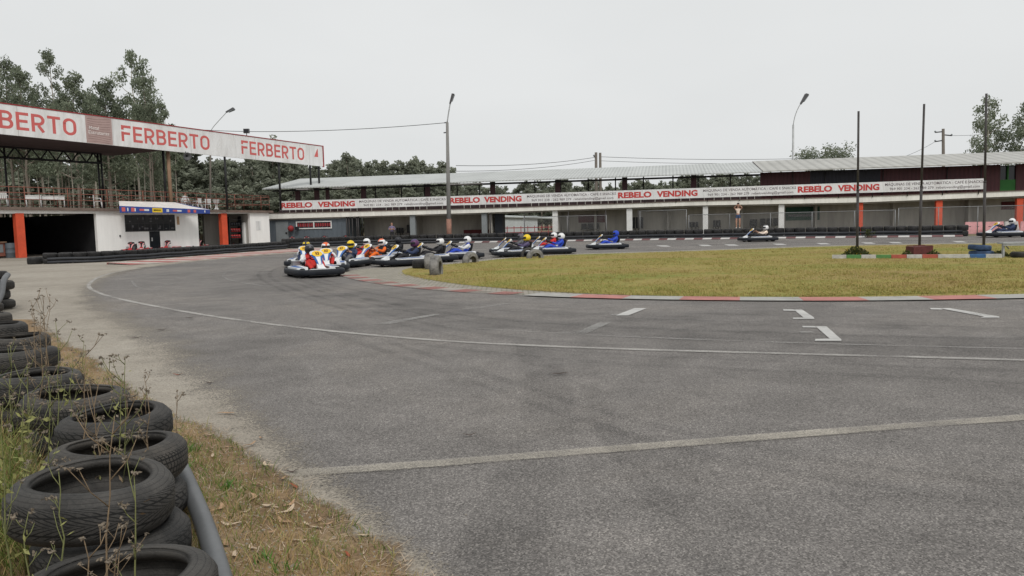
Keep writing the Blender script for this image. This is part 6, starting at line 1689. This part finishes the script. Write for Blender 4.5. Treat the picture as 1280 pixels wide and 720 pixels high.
LP = [(312, 548, 0), (327, 540, 0), (336, 572, 1), (352, 590, 0), (318, 600, 0), (301, 610, 1), (312, 619, 0), (320, 616, 1), (345, 627, 1), (361, 622, 0), (356, 631, 1), (334, 628, 1), (356, 646, 0), (382, 648, 1), (392, 652, 1), (398, 642, 0), (408, 645, 0), (433, 685, 2), (290, 660, 1), (284, 690, 0), (318, 690, 1), (296, 705, 1), (376, 672, 1), (340, 664, 0), (365, 600, 2),
      (268, 565, 1), (285, 552, 0), (262, 537, 1), (455, 660, 1), (307, 640, 1), (270, 640, 0)]
DLAB = {0: ('tan curled dry leaf on the verge', 'tan dry leaves on the verge'), 1: ('pale dry leaf on the verge', 'pale dry leaves on the verge'), 2: ('reddish dry leaf on the verge', 'reddish dry leaves on the verge')}
for i, (x, y, k) in enumerate(LP):
    p = G(x, y, .06); z = berm(p.x, p.y) + .006
    m = ('dry_leaf_tan', 'dry_leaf_pale', 'dry_leaf_red')[k]; o = link('dry_leaf', lm[m][i % 4]); o.location = (p.x, p.y, z); o.rotation_euler = (rnd.uniform(-.25, .25), rnd.uniform(-.12, .08), rnd.random() * 6.28); s_ = rnd.uniform(.5, .85); o.scale = (s_, s_ * 1.2, s_)
    tag(o, DLAB[k][0], 'leaf', DLAB[k][1])
for x, y, k, l in ((587, 546, 2, 'dark curled leaf alone on the asphalt above the old cream line'), (237, 399, 2, 'small dark leaf on the asphalt by the curved line'), (202, 414, 2, 'dark leaf on the asphalt edge opposite the flat tyres'), (223, 470, 2, 'red leaf at the gravel edge'), (262, 481, 2, 'dark twig like leaf at the gravel edge'), (282, 520, 0, 'thin leaf where the verge meets the asphalt'), (170, 424, 2, 'tiny dark leaf on the gravel beside the track edge'), (700, 470, 2, 'tiny dark leaf in the middle of the asphalt'), (365, 592, 2, 'dark leaf at the start of the old cream line')):
    p = G(x, y); o = link('dry_leaf', lm['dry_leaf_red' if l.startswith('red') else ('dry_leaf_tan', 0, 'dry_leaf_dark')[k]][(x + y) % 4]); o.location = (p.x, p.y, .012); o.rotation_euler = (.05, -.03, .3 * math.sin(x)); s_ = .8 + p.y * .04; o.scale = (s_, s_, s_); tag(o, l, 'leaf')
# ------------------------------------------------------------------ dry weeds
def weed(label, px, pybase, pytop, Y_, nb, green=.3, seeds=True, lean=0., group=None):
    b = AT(px, pybase, Y_); b.z = max(0, berm(b.x, b.y) - .01); t = AT(px + lean, pytop, Y_); h = max(.12, t.z - b.z)
    o = thing('weed', label, 'weed', b, 0, group); sd = MB(); sb = MB(); lf = MB()
    top = t - b; top = Vector((top.x, rnd.gauss(0, .02), h)); st = []
    n = 7
    for i in range(n + 1): f = i / n; st.append(Vector((top.x * f ** 1.3 + rnd.gauss(0, .006) * (i > 0), top.y * f + rnd.gauss(0, .006) * (i > 0), h * f)))
    sb.tube(st, [.0042 * (1 - .7 * i / n) for i in range(n + 1)], 5)
    ends = [st[-1]]
    for k in range(nb):
        f = .3 + .68 * (k + rnd.random()) / nb; i = min(n - 1, int(f * n)); p = st[i].lerp(st[i + 1], f * n - i); a = rnd.random() * 6.28; l = h * rnd.uniform(.10, .28) * (1.15 - f * .6)
        e = p + Vector((math.cos(a) * l * .6, math.sin(a) * l * .6, l * .9)); m = p.lerp(e, .5) + Vector((math.cos(a) * l * .08, math.sin(a) * l * .08, -.05 * l))
        sb.tube([p, m, e], [.002, .0016, .0011], 4); ends.append(e)
        if rnd.random() < .7:
            e2 = m + Vector((rnd.gauss(0, .3) * l, rnd.gauss(0, .3) * l, l * .5)); sb.tube([m, e2], .0011, 4); ends.append(e2)
    for e in ends:
        if seeds:
            for j in range(rnd.choice((1, 2, 3))):
                q = e + Vector((rnd.gauss(0, .006), rnd.gauss(0, .006), rnd.gauss(0, .006)))
                sd.ball(q, rnd.uniform(.002, .0045), 0, 6, 4, (1, 1, rnd.uniform(.8, 1.6)))
                for s in range(3): leaf(sd, q + Vector((rnd.gauss(0, .004), rnd.gauss(0, .004), .003)), .016, .003)
    for k in range(int(nb * (1.2 if green < .55 else 2.4))):
        f = rnd.uniform(.1, .9); i = min(n - 1, int(f * n)); p = st[i].lerp(st[i + 1], f * n - i); leaf(lf, p + Vector((rnd.gauss(0, .018), rnd.gauss(0, .018), rnd.gauss(0, .01))), rnd.uniform(.015, .038) * (1 if green < .55 else 1.5), rnd.uniform(.002, .005) * (1 if green < .55 else 2.2), .4)
    sb.build('stem', MT['stem_green' if rnd.random() < green else 'stem_dry'], o)
    if seeds: sd.build('seed_heads', MT['seed_grey'], o)
    if lf.v: lf.build('foliage', MT['leaf_yellow' if rnd.random() < green + .2 else 'stem_dry'], o)
WD = [(129, 760, 520, 2.15, 7, .1, 12, 'tall dry brown stalk in front of the V tread tyre'), (168, 740, 585, 2.1, 6, .6, 4, 'pale green stalk with grey seed heads in front of the V tread tyre'), (108, 735, 668, 2.1, 4, .1, 0, 'short dry stalk with small seed heads before the nearest tyre'), (146, 730, 694, 2.05, 3, .1, -4, 'tiny dry stalk inside the nearest tyre opening'),
      (116, 600, 478, 3.1, 9, .3, 2, 'branched dry stalk rising between the third and fourth tyres'), (140, 590, 470, 3.15, 10, .6, 8, 'yellow leaved stalk rising from the fourth tyre'), (152, 580, 446, 3.2, 9, .5, 2, 'thin tall stalk beside the yellow leaved one'), (180, 560, 492, 3.3, 6, .2, 8, 'short red brown stalk at the edge of the fourth tyre'), (100, 560, 440, 3.6, 8, .3, 4, 'stalk with grey tops rising before the fifth tyre'),
      (40, 585, 480, 3.0, 9, .9, -2, 'yellow flowering weed at the left of the tyres'), (22, 590, 495, 2.9, 8, .8, 4, 'yellow green weed at the frame edge'), (58, 580, 470, 3.1, 8, .8, 6, 'leafy yellow weed left of the fourth tyre'), (10, 560, 430, 3.6, 8, .4, 3, 'thin weed at the frame edge before the seventh tyre'), (70, 540, 420, 3.9, 8, .4, -6, 'thin weed with forked top before the sixth tyre'), (47, 520, 392, 4.3, 7, .4, 4, 'fine stalk reaching over the flat tyres'), (85, 540, 440, 4.0, 6, .7, 6, 'yellowish stalk between sixth and fifth tyres'),
      (42, 470, 375, 5.4, 6, .3, 0, 'wiry stalk beside the gravel over the flat tyres'), (64, 468, 372, 5.5, 7, .2, -10, 'wiry leaning stalk with forked seed heads over the gravel'), (52, 440, 370, 6.2, 6, .2, 8, 'wiry thin stalk over the seventh tyre'), (103, 480, 425, 5.5, 5, .3, 4, 'small dry stalk on the grassy gravel edge'), (180, 530, 470, 4.2, 5, .2, 3, 'small dry stalk beside the fifth tyre'), (216, 545, 488, 3.9, 4, .2, 6, 'reddish thin stalk on the gravel beyond the pipe'),
      (5, 640, 500, 2.5, 7, .7, 5, 'tall weed cut by the frame edge'), (66, 640, 590, 2.5, 4, .5, 2, 'small white topped weed left of the V tread tyre'), (30, 690, 640, 2.3, 5, .8, 4, 'low leafy weed left of the lower tyre'), (34, 560, 455, 3.5, 8, .5, 3, 'thin stalk before the sixth tyre')]
for px, pb, pt, Y_, nb, gr, le, lab in WD: weed(lab, px, pb, pt, Y_, nb, gr, True, le)
o = thing('weed', 'fresh green leafy weed in front of the nearest tyre', 'weed', AT(242, 745, 2.2)); o.location.z = .1
mb = MB()
for i in range(70): 
    a = rnd.random() * 6.28; l = rnd.uniform(.04, .09); c = Vector((math.cos(a) * l * .6, math.sin(a) * l * .6, rnd.uniform(.16, .27))); leaf(mb, c, l, .006)
mb.build('foliage', MT['leaf_fresh'], o); mb = MB()
for i in range(7): a = i * .9; mb.tube([(0, 0, 0), (.05 * math.cos(a), .05 * math.sin(a), .24)], .003, 4)
mb.build('stem', MT['leaf_fresh'], o)
o = thing('weed', 'little yellow topped weed growing at the foot of the far tyre wall', 'weed', G(1084, 297.3) + Vector((0, -.1, 0)))
mb = MB()
for i in range(120): clump(mb, Vector((rnd.gauss(0, .15), rnd.gauss(0, .1), rnd.uniform(.05, .55))), .05, 2, .09)
mb.build('foliage', MT['leaf_bush'], o)
# gravel chips on the verge and loose grit on the asphalt
mb = MB()
for i in range(2600):
    y = 2.4 + 9 * rnd.random() ** 1.4; x = edge_x(y) + rnd.gauss(-.25, .35) - .03 * y; r_ = rnd.uniform(.003, .010); z = max(.006, berm(x, y) if x < grass_x(y) else .006); a = rnd.random() * 6
    n = len(mb.v)
    for k in range(4): mb.v.append((x + r_ * math.cos(a + k * 1.57) * rnd.uniform(.7, 1.2), y + r_ * math.sin(a + k * 1.57) * rnd.uniform(.7, 1.2), z))
    mb.v.append((x, y, z + r_ * rnd.uniform(.5, 1.)))
    for k in range(4): mb.face((n + k, n + (k + 1) % 4, n + 4))
o = mb.build('gravel', MT['apron']); tag(o, 'loose grit along the asphalt edge', 'gravel', None, 'stuff')

# ------------------------------------------------------------------ daylight, overcast
w = bpy.data.worlds.new('World'); scene.world = w; w.use_nodes = True; nt = w.node_tree; nt.nodes.clear()
SE, SR = R(48), R(158)
sky = nt.nodes.new('ShaderNodeTexSky'); sky.sky_type = 'NISHITA'; sky.sun_disc = False; sky.sun_elevation = SE; sky.sun_rotation = SR; sky.air_density = 1.2; sky.dust_density = 5; sky.ozone_density = 1
hs = nt.nodes.new('ShaderNodeHueSaturation'); hs.inputs['Saturation'].default_value = .12; nt.links.new(sky.outputs[0], hs.inputs['Color'])
co = nt.nodes.new('ShaderNodeTexCoord'); mp = nt.nodes.new('ShaderNodeMapping'); mp.inputs['Scale'].default_value = (1, 1, 2.5); nt.links.new(co.outputs['Generated'], mp.inputs[0])
nz = nt.nodes.new('ShaderNodeTexNoise'); nz.inputs['Scale'].default_value = 1.6; nz.inputs['Detail'].default_value = 4; nt.links.new(mp.outputs[0], nz.inputs['Vector'])
cl = ramp(nt, nz.outputs['Fac'], [(.3, (7.35, 7.52, 7.55)), (.7, (8.15, 8.30, 8.32))])
mx = nt.nodes.new('ShaderNodeMix'); mx.data_type = 'RGBA'; mx.inputs[0].default_value = .92; nt.links.new(hs.outputs[0], mx.inputs[6]); nt.links.new(cl, mx.inputs[7])
bg = nt.nodes.new('ShaderNodeBackground'); bg.inputs[1].default_value = .10; nt.links.new(mx.outputs[2], bg.inputs[0])
wo = nt.nodes.new('ShaderNodeOutputWorld'); nt.links.new(bg.outputs[0], wo.inputs[0])
ld = bpy.data.lights.new('sun', 'SUN'); ld.energy = 1.5; ld.angle = R(16); ld.color = (1, .97, .92); lo = bpy.data.objects.new('sun', ld); col.objects.link(lo)
# sun direction: behind the camera and to its side, high
az = SR; sd = Vector((math.sin(az) * math.cos(SE), math.cos(az) * math.cos(SE), math.sin(SE)))
lo.rotation_euler = sd.to_track_quat('Z', 'Y').to_euler()
scene.view_settings.view_transform = 'Standard'; scene.view_settings.look = 'None'; scene.view_settings.exposure = 0; scene.view_settings.gamma = 1
scene.cycles.use_denoising = True
scene.cycles.transparent_max_bounces = 24; scene.cycles.max_bounces = 6
